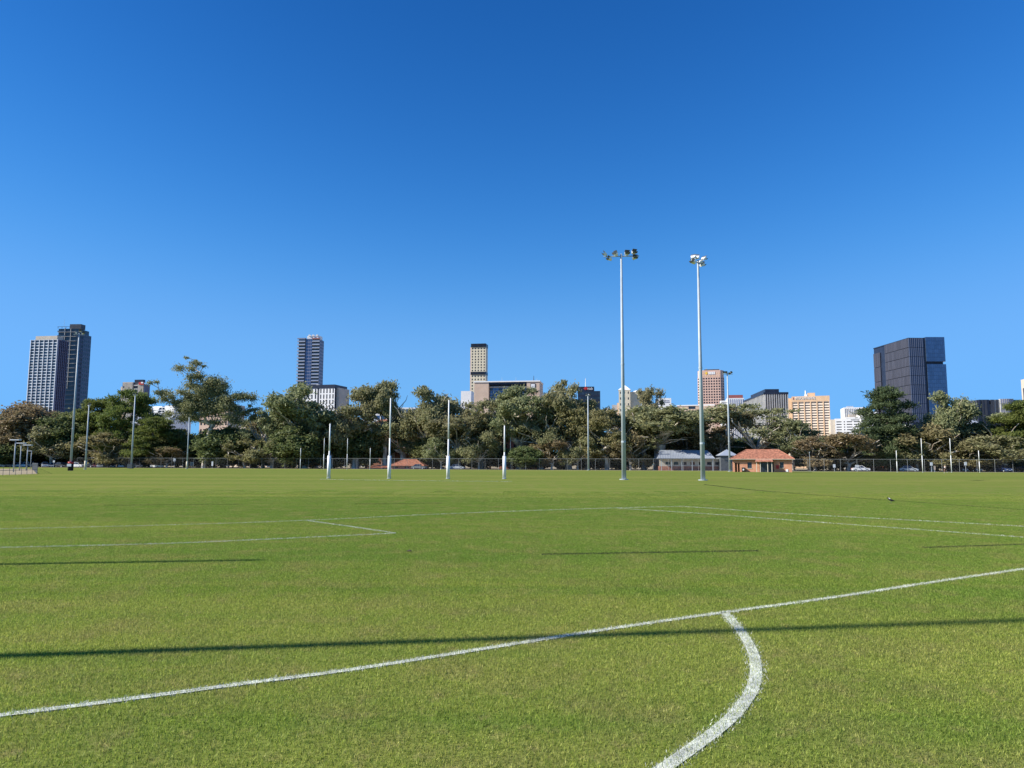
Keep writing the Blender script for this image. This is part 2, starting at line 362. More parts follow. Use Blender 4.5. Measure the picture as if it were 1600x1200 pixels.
for k, po in enumerate(patches):
    oi = ng.nodes.new('GeometryNodeObjectInfo'); oi.inputs[0].default_value = po; oi.inputs['As Instance'].default_value = True
    cmp = ng.nodes.new('FunctionNodeCompare'); cmp.data_type = 'INT'; cmp.operation = 'EQUAL'
    ii = [s for s in cmp.inputs if s.type == 'INT']
    ng.links.new(av.outputs[0], ii[0]); ii[1].default_value = k
    ip = ng.nodes.new('GeometryNodeInstanceOnPoints')
    ng.links.new(gi.outputs[0], ip.inputs['Points']); ng.links.new(cmp.outputs[0], ip.inputs['Selection'])
    ng.links.new(oi.outputs['Geometry'], ip.inputs['Instance']); ng.links.new(cx.outputs[0], ip.inputs['Rotation'])
    ng.links.new(ip.outputs[0], jn.inputs[0])
ng.links.new(jn.outputs[0], go.inputs[0])
md = grass.modifiers.new('scatter', 'NODES'); md.node_group = ng
# ------------------------------------------------------------------ painted lines: chalked blades over a thin painted strip
def smooth_path(P, step):
    """resample a ground polyline through Catmull-Rom points"""
    out = []
    for i in range(len(P)-1):
        p0, p1, p2, p3 = P[max(i-1, 0)], P[i], P[i+1], P[min(i+2, len(P)-1)]
        n = max(2, int((p2-p1).length/step))
        for k in range(n):
            t = k/n
            out.append(0.5*((2*p1)+(p2-p0)*t+(2*p0-5*p1+4*p2-p3)*t*t+(3*p1-p0-3*p2+p3)*t**3))
    return out+[P[-1]]
def line(name, pix, width, label, dens=12500, hs=1.0, m='chalk', step=0.25, curve=True):
    P = [Vector(gr(x, y).xy) for x, y in pix]
    Q = smooth_path(P, step) if curve else P
    L, Rr = [], []
    for i, q in enumerate(Q):
        d = (Q[min(i+1, len(Q)-1)]-Q[max(i-1, 0)]).normalized(); nn = Vector((-d.y, d.x))
        L.append(q+nn*width*0.36); Rr.append(q-nn*width*0.36)
    b = MB(); k = len(Q)
    b.add([(*p, 0.004) for p in L]+[(*p, 0.004) for p in Rr], [(k+i, k+i+1, i+1, i) for i in range(k-1)])
    V = []
    for i in range(k-1):
        a, c = Q[i], Q[i+1]; ln = (c-a).length; d = (c-a)/max(ln, 1e-6); nn = Vector((-d.y, d.x))
        cnt = int(dens*ln*width)
        s = rng.uniform(0, ln, cnt); o = rng.normal(0, width*0.27, cnt); o = np.clip(o, -width*0.75, width*0.75)
        V.append(np.column_stack([a.x+d.x*s+nn.x*o, a.y+d.y*s+nn.y*o]))
    xy = np.concatenate(V)
    T = blades(0, 0.012*hs, 0.030*hs, 0.004*hs, 0.007*hs, xy=xy, seed=5)
    n0 = len(b.v); nt_ = len(T)//3
    b.v += [tuple(v) for v in T]; b.f += [(n0+3*i, n0+3*i+1, n0+3*i+2) for i in range(nt_)]; b.mi += [0]*nt_
    return tag(b.build(name, M[m]), label, 'line marking', kind='structure')
line('line_marking', [(-60,1126),(0,1118),(160,1098),(400,1066),(560,1045),(800,1007),(900,991),(1000,976),(1132,957),(1300,934),(1450,911),(1600,889),(1680,876)], 0.105, 'long white boundary line crossing the near grass')
line('line_marking', [(1132,957),(1155,983),(1172,1010),(1181,1040),(1178,1070),(1163,1098),(1136,1128),(1095,1160),(1040,1199),(985,1236)], 0.125, 'white painted arc curling towards the camera', step=0.1)
line('line_marking', [(-60,858),(0,856),(250,850),(440,842),(618,833.5)], 0.06, 'faint white line on the left ending at a corner', 9000, 1.4, step=0.6)
line('line_marking', [(618,833.5),(550,823.5),(478,813.5)], 0.06, 'short slanted white line joining two faint lines', 10000, 1.4, step=0.6, curve=False)
line('line_marking', [(-60,829),(0,827),(250,821),(478,813.5),(700,803),(880,796.5),(1000,793),(1065,791.5)], 0.05, 'long faint white line behind the slanted corner', 7000, 1.5, step=0.8)
line('line_marking', [(1065,791.5),(1250,804),(1400,812),(1600,823),(1680,828)], 0.045, 'faint white line running to the right edge, farther of two', 7000, 1.6, step=0.8)
line('line_marking', [(965,794.5),(1100,803),(1300,818),(1600,840),(1680,846)], 0.05, 'faint white line running to the right edge, nearer of two', 7000, 1.5, step=0.8)
line('line_marking', [(500,749),(640,751),(800,752.5)], 0.07, 'faint white goal line in front of the near goal posts', 1500, 2.4, step=2)
for k, (a, w, t) in enumerate([([(846,866.5),(1000,864),(1185,861)], 0.17, 'painted shadow strip on the turf in the middle of the field'),
                ([(1442,856),(1600,851),(1680,848)], 0.14, 'painted shadow strip on the turf at the right edge'),
                ([(162,790),(380,788.5)], 0.12, 'thin painted shadow strip on the turf far on the left'),
                ([(555,788),(690,786.5)], 0.12, 'thin painted shadow strip on the turf left of the white arc'),
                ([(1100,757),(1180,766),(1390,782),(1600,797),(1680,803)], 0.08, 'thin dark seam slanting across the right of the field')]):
    line('shadow_seam_strip', a, w, t, 9000 if k < 2 else 2500, 1.25 if k < 2 else 1.9, 'shadowseam', step=0.5)  # dark blades paint cast shadows into the turf; the slanting seam is real
# ------------------------------------------------------------------ boundary fence
fence = empty('chain_link_fence', (FA.x, FA.y, 0), math.atan2(fn.y, fn.x), 'long wire mesh fence with thin posts along the far side of the field', 'fence')
flen = (FB-FA).length; FH = 3.1
pm = MB().tube((0, 0, 0), (0, 0, FH+0.05), 0.03, 0.03, 6).mesh('post', M['fencepost'])
npost = int(flen/3.9)
for i in range(npost+1):
    p = link('post', pm, fence); p.location = (i*flen/npost, 0, 0)
MB().tube((0, 0, FH), (flen, 0, FH), 0.03, 0.03, 6).build('top_rail', M['fencepost'], fence)
w = MB(); s = 0.16; t = 0.002
nx = int(flen/s)
for i in range(-int(FH/s), nx):
    for dirn in (1, -1):
        x0 = i*s if dirn > 0 else i*s+FH
        x1 = x0+dirn*FH
        w.add([(x0-t, 0.01, 0.03), (x0+t, 0.01, 0.03), (x1+t, 0.01, FH), (x1-t, 0.01, FH)], [(0, 1, 2, 3)])
tag(w.build('wire_mesh', M['wire'], fence), kind='stuff')
# ------------------------------------------------------------------ goal posts
def post_set(label, xs, base_y, tops, D, group, pad=True):
    for i, (x, ty) in enumerate(zip(xs, tops)):
        g = at(x, base_y, D)
        h = topz(x, ty, D)
        post((g.x, D, 0), h, label[i], group, pad)
def post(loc, h, label, group, pad=True, s=1.0):
    r = empty('goal_post', loc, 0, label, 'goal post', group)
    MB().tube((0, 0, 0), (0, 0, h*0.5), 0.085*s, 0.08*s, 12).tube((0, 0, h*0.5), (0, 0, h), 0.08*s, 0.065*s, 12).build('pole', M['paint'], r, True)
    if pad:
        MB().tube((0, 0, 0.05), (0, 0, 2.45), 0.19, 0.185, 14).build('pad', M['signwhite'], r, True)
        MB().tube((0, 0, 2.45), (0, 0, 2.52), 0.12, 0.09, 14).build('pad_strap', M['galv'], r, True)
    MB().tube((0, 0, 0), (0, 0, 0.04), 0.24 if pad else 0.13, 0.24 if pad else 0.13, 12).build('ground_sleeve', M['galv'], r)
    return r
post_set(['short white padded goal post, leftmost of the near four', 'tall white padded goal post, left of the two tall near ones',
          'tall white padded goal post, right of the two tall near ones', 'short white padded goal post, rightmost of the near four'],
         (513.5, 608, 700, 788), 747, (662, 622, 625, 665), 82.0, 'near goal posts in the middle of the field')
post_set(['small far white goal post, leftmost of four by the fence left of centre', 'far tall white goal post just left of the near short padded post',
          'far tall white goal post just right of the near short padded post', 'small far white goal post just left of the near tall post'],
         (469, 505.5, 542, 578), 733, (700, 685, 685, 700), 203.0, 'far goal posts left of centre', False)
post_set(['short white goal post below the dark conical pine at right', 'tall white goal post at right beside the dark pine',
          'tall white goal post at right in front of a pale slanting trunk', 'short white goal post, rightmost on the field'],
         (1402, 1442, 1487, 1531), 738, (704, 685, 685, 704), 175.0, 'goal posts at the far right', False)
post((-16.4, 10.75, 0), 9.0, 'white padded goal post outside the left edge whose shadow reaches the grass', 'goal posts beside the photographer', True, 1.35)
# ------------------------------------------------------------------ floodlight towers
def floodlight(root, off_, yaw, tilt, w=0.56):
    """one lamp: white housing, dark lens, visor; yaw is where it shines, tilt is how far down"""
    Mx = Matrix.Translation(off_) @ Matrix.Rotation(yaw, 4, 'Z') @ Matrix.Rotation(-tilt, 4, 'X')
    h = MB(); hw, hh = w/2, w*0.28
    v = [(-hw, -0.10, -hh), (hw, -0.10, -hh), (hw, -0.10, hh), (-hw, -0.10, hh), (-hw*0.55, 0.24, -hh*0.5), (hw*0.55, 0.24, -hh*0.5), (hw*0.55, 0.24, hh*0.5), (-hw*0.55, 0.24, hh*0.5)]
    h.add([Mx @ Vector(p) for p in v], [(0,1,2,3), (4,7,6,5), (0,4,5,1), (1,5,6,2), (2,6,7,3), (3,7,4,0)])
    f = h.build('floodlight', M['paint'], root)
    MB().obbox(Mx @ Matrix.Translation((0, -0.125, 0)), w*0.92, 0.04, hh*1.8).build('lens', M['lens'], f)
    vz = MB()
    for k in (-0.5, 0.5): vz.obbox(Mx @ Matrix.Translation((0, -0.22, hh*k*1.9)) @ Matrix.Rotation(R(-12), 4, 'X'), w, 0.26, 0.02)
    vz.build('visor', M['steel_dark'], f)
    p = Mx @ Vector((0, 0.18, 0))
    MB().tube(p, (p.x*0.98, p.y*0.9+0.02, off_[2]-0.24), 0.03, 0.03, 6).build('bracket', M['galv'], f)
def tower(loc, h, rb, rt, label, group, lamps, yaw=0.0, arm=1.9, joints=(0.16, 0.5), armz=-0.25):
    r = empty('floodlight_tower', loc, 0, label, 'floodlight', group)
    MB().tube((0, 0, 0), (0, 0, h), rb, rt, 16).build('pole', M['galv'], r, True)
    MB().tube((0, 0, 0), (0, 0, 0.08), rb*1.9, rb*1.9, 16).build('base_plate', M['galv'], r)
    for j in joints:
        q = rb+(rt-rb)*j
        MB().tube((0, 0, h*j), (0, 0, h*j+0.18), q+0.02, q+0.02, 16).build('joint_collar', M['galv'], r)
    c, s_ = math.cos(yaw), math.sin(yaw)
    MB().tube((-arm*c, -arm*s_, h+armz), (arm*c, arm*s_, h+armz), 0.06, 0.06, 8).build('crossarm', M['galv'], r)
    for (d, dz, yw, tl) in lamps:
        floodlight(r, (d*c, d*s_-0.05, h+armz+0.25+dz), yw, tl)
    return r
pA = at(975, 749, 80); hA = topz(971, 397, 80)
lampsA = [(-1.75, 0.05, R(-100), R(35)), (-1.25, -0.5, R(-80), R(30)), (-0.6, 0.0, R(-60), R(45)), (0.6, 0.05, R(10), R(30)), (1.35, 0.15, R(25), R(25)), (1.4, -0.45, R(25), R(25))]
tower((pA.x, 80, 0), hA, 0.25, 0.105, 'tall grey floodlight tower in front of the big gum, left of the two nearest', 'tall near floodlight towers', lampsA, R(-6))
pB = at(1098.5, 750, 78); hB = topz(1093, 407, 78)
lampsB = [(-1.1, 0.1, R(150), R(35)), (-1.1, -0.4, R(-60), R(35)), (-0.3, 0.25, R(170), R(40)), (0.5, -0.1, R(120), R(35)), (1.35, 0.45, R(130), R(35)), (0.95, -0.3, R(120), R(35))]
tower((pB.x, 78, 0), hB, 0.25, 0.105, 'tall grey floodlight tower in front of the beige block, right of the two nearest', 'tall near floodlight towers', lampsB, R(50), 1.5)
# the tower whose shadow crosses the near grass stands outside the frame on the left
e1, e2 = gr(0, 1022), gr(1600, 965)
dd = (e2-e1).normalized(); q = e1-dd*11
tower((q.x, q.y, 0), 24.0, 0.10, 0.07, 'grey floodlight tower outside the left edge whose shadow crosses the near grass', 'tall near floodlight towers', lampsA, R(80))
def far_tower(x, by, ty, xt, D, label, rb, lamps, yaw=0, arm=1.0, base=None):
    p = at(x, by, D)
    r = tower((p.x, D, 0), topz(xt, ty, D), rb, rb*0.55, label, 'distant light poles round the field', lamps, yaw, arm, (0.3,))
    if base == 'pad':
        MB().tube((0, 0, 0.05), (0, 0, 1.7), rb+0.28, rb+0.28, 14).build('pad', M['black'], r, True)
        MB().box(-0.42, 0.42, -rb-0.36, -rb-0.3, 0.85, 1.35).build('pad_sign', M['signwhite'], r)
        MB().tube((0, 0, 1.4), (0, 0, 1.75), rb+0.3, rb+0.3, 14).build('pad_band', M['red'], r, True)
    if base == 'white': MB().tube((0, 0, 0), (0, 0, 2.0), rb+0.07, rb+0.07, 12).build('pole_foot', M['cream'], r, True)
    if base == 'box': MB().box(-0.9, 0.5, -0.6, 0.6, 0.05, 1.25).build('pole_cabinet', M['steel_dark'], r)
far_tower(110, 735, 521, 120, 150, 'tall light pole with padded base in front of the twin towers at left', 0.23, [(-0.55, 0.1, R(-60), R(35)), (0.2, 0.5, R(20), R(35)), (0.7, 0.1, R(60), R(35))], R(20), 1.0, 'pad')
far_tower(133, 733, 632, 137, 181, 'shorter light pole with white foot beside the tall padded pole', 0.2, [(0.2, 0, R(0), R(40))], 0, 0.4, 'white')
far_tower(205, 731.5, 616, 209, 214, 'slim light pole with a dark cabinet at its foot in front of the beige tower', 0.26, [(-0.3, 0, R(0), R(40)), (0.4, 0, R(30), R(40))], 0, 0.7, 'box')
far_tower(292, 731.7, 652, 295, 217, 'pale light pole with yellowish foot in front of the tall spreading gum', 0.2, [(0.2, 0, R(40), R(40))], 0, 0.4, 'white')
far_tower(797.5, 733, 657, 797, 222, 'thin light pole behind the rightmost near goal post', 0.13, [(0, 0, R(0), R(40))], 0, 0.4)
far_tower(919.5, 734, 617, 919, 204, 'slim light pole in front of the gum left of the nearest tower', 0.24, [(-0.3, 0, R(-30), R(40)), (0.4, 0.1, R(30), R(40))], 0, 0.7)
far_tower(1140.5, 736, 583, 1138, 184, 'slim light pole with wide lamp head left of the brick pavilion', 0.26, [(-0.9, 0.1, R(0), R(35)), (-0.3, 0.1, R(0), R(35)), (0.5, -0.2, R(0), R(35)), (0.9, 0.1, R(20), R(35))], 0, 1.3)
# lamp posts of the court at the far left
for x, by, ty, D, w, t in ((21, 737, 688, 126, 0.75, 'leftmost of the flat-headed lamp posts at the far left'), (30.5, 734, 693, 150, 0.8, 'middle flat-headed lamp post behind the low fence'), (41, 734, 696, 150, 0.8, 'right flat-headed lamp post behind the low fence'),
                      (47.5, 731, 705, 190, 0.0, 'small thin lamp post right of the flat-headed ones')):
    p = at(x, by, D); h = topz(x+2, ty, D)
    r = empty('lamp_post', (p.x, D, 0), 0, t, 'lamp post', 'lamp posts at the far left court')
    MB().tube((0, 0, 0), (0, 0, h), 0.11 if w else 0.07, 0.07, 8).build('pole', M['galv'], r, True)
    if w:
        MB().box(-w, w, -0.35, 0.35, h, h+0.16).build('lamp_head', M['paint'], r)
        MB().box(-w*0.85, w*0.85, -0.28, 0.28, h-0.04, h).build('lens', M['lens'], r)
    else: MB().box(-0.9, 0.1, -0.15, 0.15, h, h+0.12).build('lamp_head', M['paint'], r)
# low court fence at the far left
c0, c1, c2 = gr(-70, 747), gr(58, 740.5), gr(50, 732.5)
sheet('court', [tuple(gr(-200, 747).xy), tuple(c1.xy), tuple(c2.xy), tuple(gr(-150, 732).xy)], 0.004, M['dirt'])
def low_fence(a, b, h, name, label, step, picket=False):
    d = (b-a); L = d.length; r = empty(name, (a.x, a.y, 0), math.atan2(d.y, d.x), label, 'fence', 'low fences of the court at far left')
    pmsh = MB().tube((0, 0, 0), (0, 0, h), 0.025, 0.025, 6).mesh('post', M['steel_dark'])
    k = max(2, int(L/step))
    for i in range(k+1):
        o = link('post', pmsh, r); o.location = (i*L/k, 0, 0)
    for z in ((h, h*0.5) if not picket else (h*0.95, h*0.12)): MB().tube((0, 0, z), (L, 0, z), 0.025, 0.025, 6).build('rail', M['steel_dark'], r)
low_fence(c0, c1, 1.25, 'court_fence', 'low pipe rail fence at the far left edge', 2.6)
low_fence(c1, c2, 1.5, 'court_fence', 'dense upright bar fence receding at the far left', 0.7, True)
def wallgrid(b, x0, x1, y, z0, z1, holes, t=0.25):
    xs = sorted({x0, x1, *[h[0] for h in holes], *[h[1] for h in holes]}); zs = sorted({z0, z1, *[h[2] for h in holes], *[h[3] for h in holes]})
    for i in range(len(xs)-1):
        for j in range(len(zs)-1):
            cxm, czm = (xs[i]+xs[i+1])/2, (zs[j]+zs[j+1])/2
            if any(h[0] < cxm < h[1] and h[2] < czm < h[3] for h in holes): continue
            b.box(xs[i], xs[i+1], y, y+t, zs[j], zs[j+1])
# ------------------------------------------------------------------ city buildings
class Bld:
    def __init__(s, name, label, xl, xr, ytop, D, rz=-6, cat='building', group='city buildings behind the trees', ym=None):
        ym = ym or (ytop+660)/2; s.ym = ym
        t0, t1 = bear(xl, ym), bear(xr, ym); c, sn = math.cos(R(rz)), math.sin(R(rz))
        s.C = Vector((t0*D, D)); s.u = Vector((c, sn)); s.v = Vector((-sn, c))
        s.W = (t1*s.C.y-s.C.x)/(s.u.x-t1*s.u.y)
        s.D = D; mid = s.C+s.u*s.W*0.5; s.Dm = mid.y; s.xm = (xl+xr)/2
        s.H = topz(s.xm, ytop, s.Dm)
        s.r = empty(name, (s.C.x, s.C.y, 0), R(rz), label, cat, group)
    def z(s, y, d=0): return topz(s.xm, y, s.Dm+d)
    def lx(s, px):                                    # photograph column -> local x on the front face
        t = bear(px, s.ym); return (t*s.C.y-s.C.x)/(s.u.x-t*s.u.y)
    def depth(s, px, right=True):                      # depth of a side wall that ends at this column
        p = s.C+s.u*s.W if right else s.C; t = bear(px, s.ym)
        return abs((t*p.y-p.x)/(s.v.x-t*s.v.y))
    def box(s, name, m, *a): return box(s.r, name, M[m], *a)
_wc = {}
def winmesh(w, h, m):
    k = (round(w, 2), round(h, 2), m)
    if k not in _wc: _wc[k] = MB().box(-w/2, w/2, -.05, .05, -h/2, h/2).mesh('window', M[m])
    return _wc[k]
def facade(B, p0, p1, z0, z1, cols, rows, wf, hf, wall, gl, rec=0.35, skip=(), wname='wall', sill=None):
    """a wall with real openings: every opening has reveals and its own window set back in it"""
    p0, p1 = Vector(p0), Vector(p1); d = p1-p0; L = d.length; d = d/L; nrm = Vector((d.y, -d.x)); ang = math.atan2(d.y, d.x)
    cw, ch = L/cols, (z1-z0)/rows; w, h = cw*wf, ch*hf
    b = MB()
    def pt(s, z, o): q = p0+d*s+nrm*o; return (q.x, q.y, z)
    wm = winmesh(w, h, gl)
    for i in range(cols):
        for j in range(rows):
            s0, t0 = i*cw, z0+j*ch; s1, t1 = s0+cw, t0+ch
            if (i, j) in skip:
                b.add([pt(s0, t0, rec), pt(s1, t0, rec), pt(s1, t1, rec), pt(s0, t1, rec)], [(0, 1, 2, 3)]); continue
            a0, a1, c0, c1 = s0+(cw-w)/2, s0+(cw+w)/2, t0+(ch-h)/2, t0+(ch+h)/2
            v = [pt(s0, t0, rec), pt(s1, t0, rec), pt(s1, t1, rec), pt(s0, t1, rec), pt(a0, c0, rec), pt(a1, c0, rec), pt(a1, c1, rec), pt(a0, c1, rec),
                 pt(a0, c0, 0), pt(a1, c0, 0), pt(a1, c1, 0), pt(a0, c1, 0)]
            b.add(v, [(0, 1, 5, 4), (1, 2, 6, 5), (2, 3, 7, 6), (3, 0, 4, 7), (4, 5, 9, 8), (5, 6, 10, 9), (6, 7, 11, 10), (7, 4, 8, 11)])
            o = link('window', wm, B.r); q = p0+d*(s0+cw/2)+nrm*0.06; o.location = (q.x, q.y, t0+ch/2); o.rotation_euler = (0, 0, ang)
    # returns at the ends and top so that the wall has thickness
    b.add([pt(0, z0, rec), pt(0, z1, rec), pt(0, z1, 0), pt(0, z0, 0)], [(0, 1, 2, 3)])
    b.add([pt(L, z0, rec), pt(L, z1, rec), pt(L, z1, 0), pt(L, z0, 0)], [(3, 2, 1, 0)])
    b.add([pt(0, z1, rec), pt(L, z1, rec), pt(L, z1, 0), pt(0, z1, 0)], [(0, 1, 2, 3)])
    return b.build(wname, M[wall], B.r)
def text(root, s, m, size, loc, rz=0, ext=0.06, name='sign_lettering', width=None):
    cu = bpy.data.curves.new(name, 'FONT'); cu.body = s; cu.size = size; cu.extrude = ext; cu.align_x = 'LEFT'
    to = bpy.data.objects.new('tmp', cu); COL.objects.link(to)
    dg = bpy.context.evaluated_depsgraph_get(); me = bpy.data.meshes.new_from_object(to.evaluated_get(dg)); bpy.data.objects.remove(to)
    me.materials.clear(); me.materials.append(M[m])
    o = link(name, me, root); o.location = loc; o.rotation_euler = (R(90), 0, rz)
    if width:
        xs = [v.co.x for v in me.vertices]; f = width/(max(xs)-min(xs)); o.scale = (f, 1, 1)
    return o
def roofbits(B, n_, x0, x1, z, y=3, s=1.0):
    for i in range(n_):
        x_ = random.uniform(x0, x1); w = random.uniform(1, 3)*s; h = random.uniform(.8, 2)*s
        B.box('roof_plant', random.choice(['greyroof', 'white', 'galv']), x_, x_+w, y, y+w, z, z+h)
def mast(B, x_, y_, z, h, r=0.12, m='galv'): MB().tube((x_, y_, z), (x_, y_, z+h), r, r*.5, 6).build('mast', M[m], B.r)
# 1 dark glass tower (behind) and 2 white-finned tower, far left
B = Bld('glass_tower', 'dark blue glass tower with balcony edges and rounded corner, taller of the far left pair', 86, 118, 512, 760, -4)
W, H = B.W, B.H; dp = B.depth(136)
fx = W*1.0
foot = [(0, 0), (W, 0), (W+.16*dp*.3, .25*dp*.25), (W+.02, dp), (0, dp)]
MB().prism([(0.4, .4), (W-.4, .4), (W-.4, dp*.98), (.4, dp*.98)], 0, H-1).build('core', M['glass_dark'], B.r)
nf = 30; fh = H/nf
for k in range(nf):
    z = k*fh
    MB().prism([(-.3, -.5), (W*.9, -.5), (W*.98, .1), (W*.98, 1), (-.3, 1)], z, z+.3).build('floor_slab', M['greyfin'] if k > 17 else M['charcoal'], B.r)
    if k % 1 == 0: B.box('balustrade', 'glass_teal', -.25, W*.40, -.42, -.36, z+.38, z+1.5)
for x_ in (.33, .62): B.box('pier', 'greyfin', W*x_, W*x_+.5, -.35, .3, H*.55, H-.3)
facade(B, (W, 0), (W+dp*.12, dp*.30), 0, H-3, 2, 30, .7, .55, 'bluepanel', 'glass_dark', .25, wname='curtain_wall')
facade(B, (W+dp*.12, dp*.30), (W+dp*.10, dp), 0, H-6, 4, 30, .6, .55, 'bluepanel', 'glass_dark', .25, wname='curtain_wall')
B.box('roof_frame', 'charcoal', -.5, W+1.5, -.6, -.3, H+.9, H+1.2)
for i in range(6): B.box('roof_frame_post', 'charcoal', i*W/5.2, i*W/5.2+.3, -.55, -.3, H-.8, H+.9)
B.box('plant_room', 'charcoal', W*.5, W*1.05, 2, dp*.5, H-1, H+4)
mast(B, W*.25, 1, H, 9)
B = Bld('finned_tower', 'tower with white grid of fins and floor bands, lower of the far left pair', 44.5, 87, 531, 700, -9, ym=590)
W, H = B.W, B.H; dp = B.depth(101.5); zl = B.z(640)
box(B.r, 'core', M['glass_dark'], .3, W-.3, .3, dp, 0, H-.3)
facade(B, (0, 0), (W, 0), zl, H, 6, 24, .95, .80, 'coolwhite', 'glass_teal', .3)
facade(B, (W, 0), (W, dp), zl, H, 5, 24, .8, .8, 'duskfin', 'glass_dark', .3)
for i in range(7):
    x_ = min(max(i*W/6, .35), W-.35)
    MB().box(x_-.24, x_+.24, -.8, -.35, zl+1, H+.2).build('fin', M['coolwhite'], B.r)
    MB().prism([(x_-.24, -.8), (x_+.24, -.8), (x_+.24, -.35), (x_-.24, -.35)], zl-14, zl+1, 0).build('fin', M['white'], B.r).location.x = 0
for i in range(6):
    y_ = i*dp/5; MB().box(W+.35, W+1.2, y_-.25, y_+.25, zl-14, H+.2).build('side_fin', M['duskfin'], B.r)
for k in range(4): box(B.r, 'podium_slab', M['white'] if k % 2 else M['maroon'], 0, W-.1, -.3, .3, zl-3.2*(k+1), zl-3.2*(k+1)+.5)
box(B.r, 'plant_room', M['beige'], W*.1, W*.9, 2, dp*.8, H, H+4)
# 3 beige tower with dark recess
B = Bld('beige_tower', 'beige concrete tower block with dark recessed window column and red roof sign', 190, 223, 597, 620, -8)
W, H = B.W, B.H; dp = B.depth(232)
x1, x2 = B.lx(206), B.lx(214)
box(B.r, 'wall', M['beige'], 0, x1, 0, dp, 0, H)
box(B.r, 'wall', M['beige'], x2, W, 0, dp, 0, H-1.5)
box(B.r, 'recess_wall', M['charcoal'], x1, x2, 1.2, dp, 0, H-.2)
for k in range(22): box(B.r, 'balcony_slab', M['greyfin'], x1, x2, .35, 1.2, H-3.1*(k+1), H-3.1*(k+1)+.9)
for i in range(9): box(B.r, 'panel_joint', M['greyfin'], i*x1/8.5, i*x1/8.5+.12, -.12, 0, 0, H-.3)
for i in range(5): box(B.r, 'panel_joint', M['greyfin'], x2+i*(W-x2)/4.6, x2+i*(W-x2)/4.6+.12, -.12, 0, 0, H-1.8)
for k in range(10): box(B.r, 'window', M['glass_dark'], .5, 1.6, -.06, .02, H-4.8-k*4, H-3.2-k*4)
box(B.r, 'side_wing', M['beige'], -2.6, 0, 1.5, dp, 0, H-3.5)
box(B.r, 'side_cladding', M['navy'], W, W+.2, .1, dp, 0, H-1.6)
for i in range(8): box(B.r, 'side_rib', M['bluefin'], W+.2, W+.8, dp*(i+.3)/8, dp*(i+.3)/8+.4, 0, H-1.8)
box(B.r, 'plant_room', M['navy'], x1, W*.9, 2, dp*.6, H-.2, H+2.2)
MB().prism([(x2+1.0, -.6), (x2+5.5, -.6), (x2+5.5, -.1), (x2+1.0, -.1)], H-2.2, H-.2, 0).build('roof_sign', M['red'], B.r)
MB().prism([(x2+3.1, -.75), (x2+5.0, -.75), (x2+5.0, -.61), (x2+3.1, -.61)], H-1.2, H-.1, 0).build('roof_sign_mark', M['signwhite'], B.r)
# 4 white block with grey roof plant
B = Bld('white_block', 'white block with dark windows above a sloping grey metal roof', 226, 272, 634, 420, -16, ym=645)
W, H = B.W, B.H; xa, xb = B.lx(247), B.lx(257)
box(B.r, 'wall', M['white'], 0, xa, .3, 14, 0, B.z(638)); box(B.r, 'wall', M['white'], B.lx(232), xa, 3, 14.2, B.z(638), H)
box(B.r, 'wall', M['white'], xb, W, 0, 14, 0, H)
box(B.r, 'recess_wall', M['glass_dark'], xa, xb, .8, 14, 0, B.z(636))
for k in range(4): box(B.r, 'transom', M['white'], xa, xb, .5, .8, B.z(637+4.2*k), B.z(637+4.2*k)+.35)
box(B.r, 'mullion', M['white'], (xa+xb)/2-.15, (xa+xb)/2+.15, .45, .5, 0, B.z(636))
box(B.r, 'louvre_screen', M['beige'], B.lx(226.5), B.lx(237), -.1, .3, B.z(643), B.z(638.5))
MB().add([(B.lx(220), -6, B.z(659)), (W*1.05, -6, B.z(659)), (W*1.05, -.2, B.z(648)), (B.lx(222), -.2, B.z(645)), (B.lx(220), -6, B.z(662)), (W*1.05, -6, B.z(662)), (W*1.05, -.2, B.z(662)), (B.lx(222), -.2, B.z(662))], [(0, 1, 2, 3), (4, 5, 1, 0), (1, 5, 6, 2), (0, 3, 7, 4)]).build('metal_roof', M['greyroof'], B.r)
box(B.r, 'lower_wall', M['white'], B.lx(236), W*1.04, -5.6, -.3, 0, B.z(660.5))
# 5 tan and pink blocks behind the tall gum
B = Bld('pink_block', 'pinkish apartment block glimpsed through the tall gum', 313, 357, 631, 380, -12)
facade(B, (0, 0), (B.W, 0), 0, B.H, 8, 8, .5, .5, 'pinkstone', 'glass_win'); box(B.r, 'core', M['beige'], .2, B.W-.2, .2, 15, 0, B.H-.1)
roofbits(B, 3, 1, B.W-4, B.H)
B = Bld('low_tan_block', 'low tan block right of the tall gum', 362, 420, 667, 330, -12)
facade(B, (0, 0), (B.W, 0), 0, B.H, 6, 4, .5, .5, 'tanlight', 'glass_win'); box(B.r, 'core', M['tanlight'], .2, B.W-.2, .2, 12, 0, B.H-.1)
mast(B, B.lx(378), 2, B.H, 3.2); roofbits(B, 2, 1, B.W-4, B.H, 3, .6)
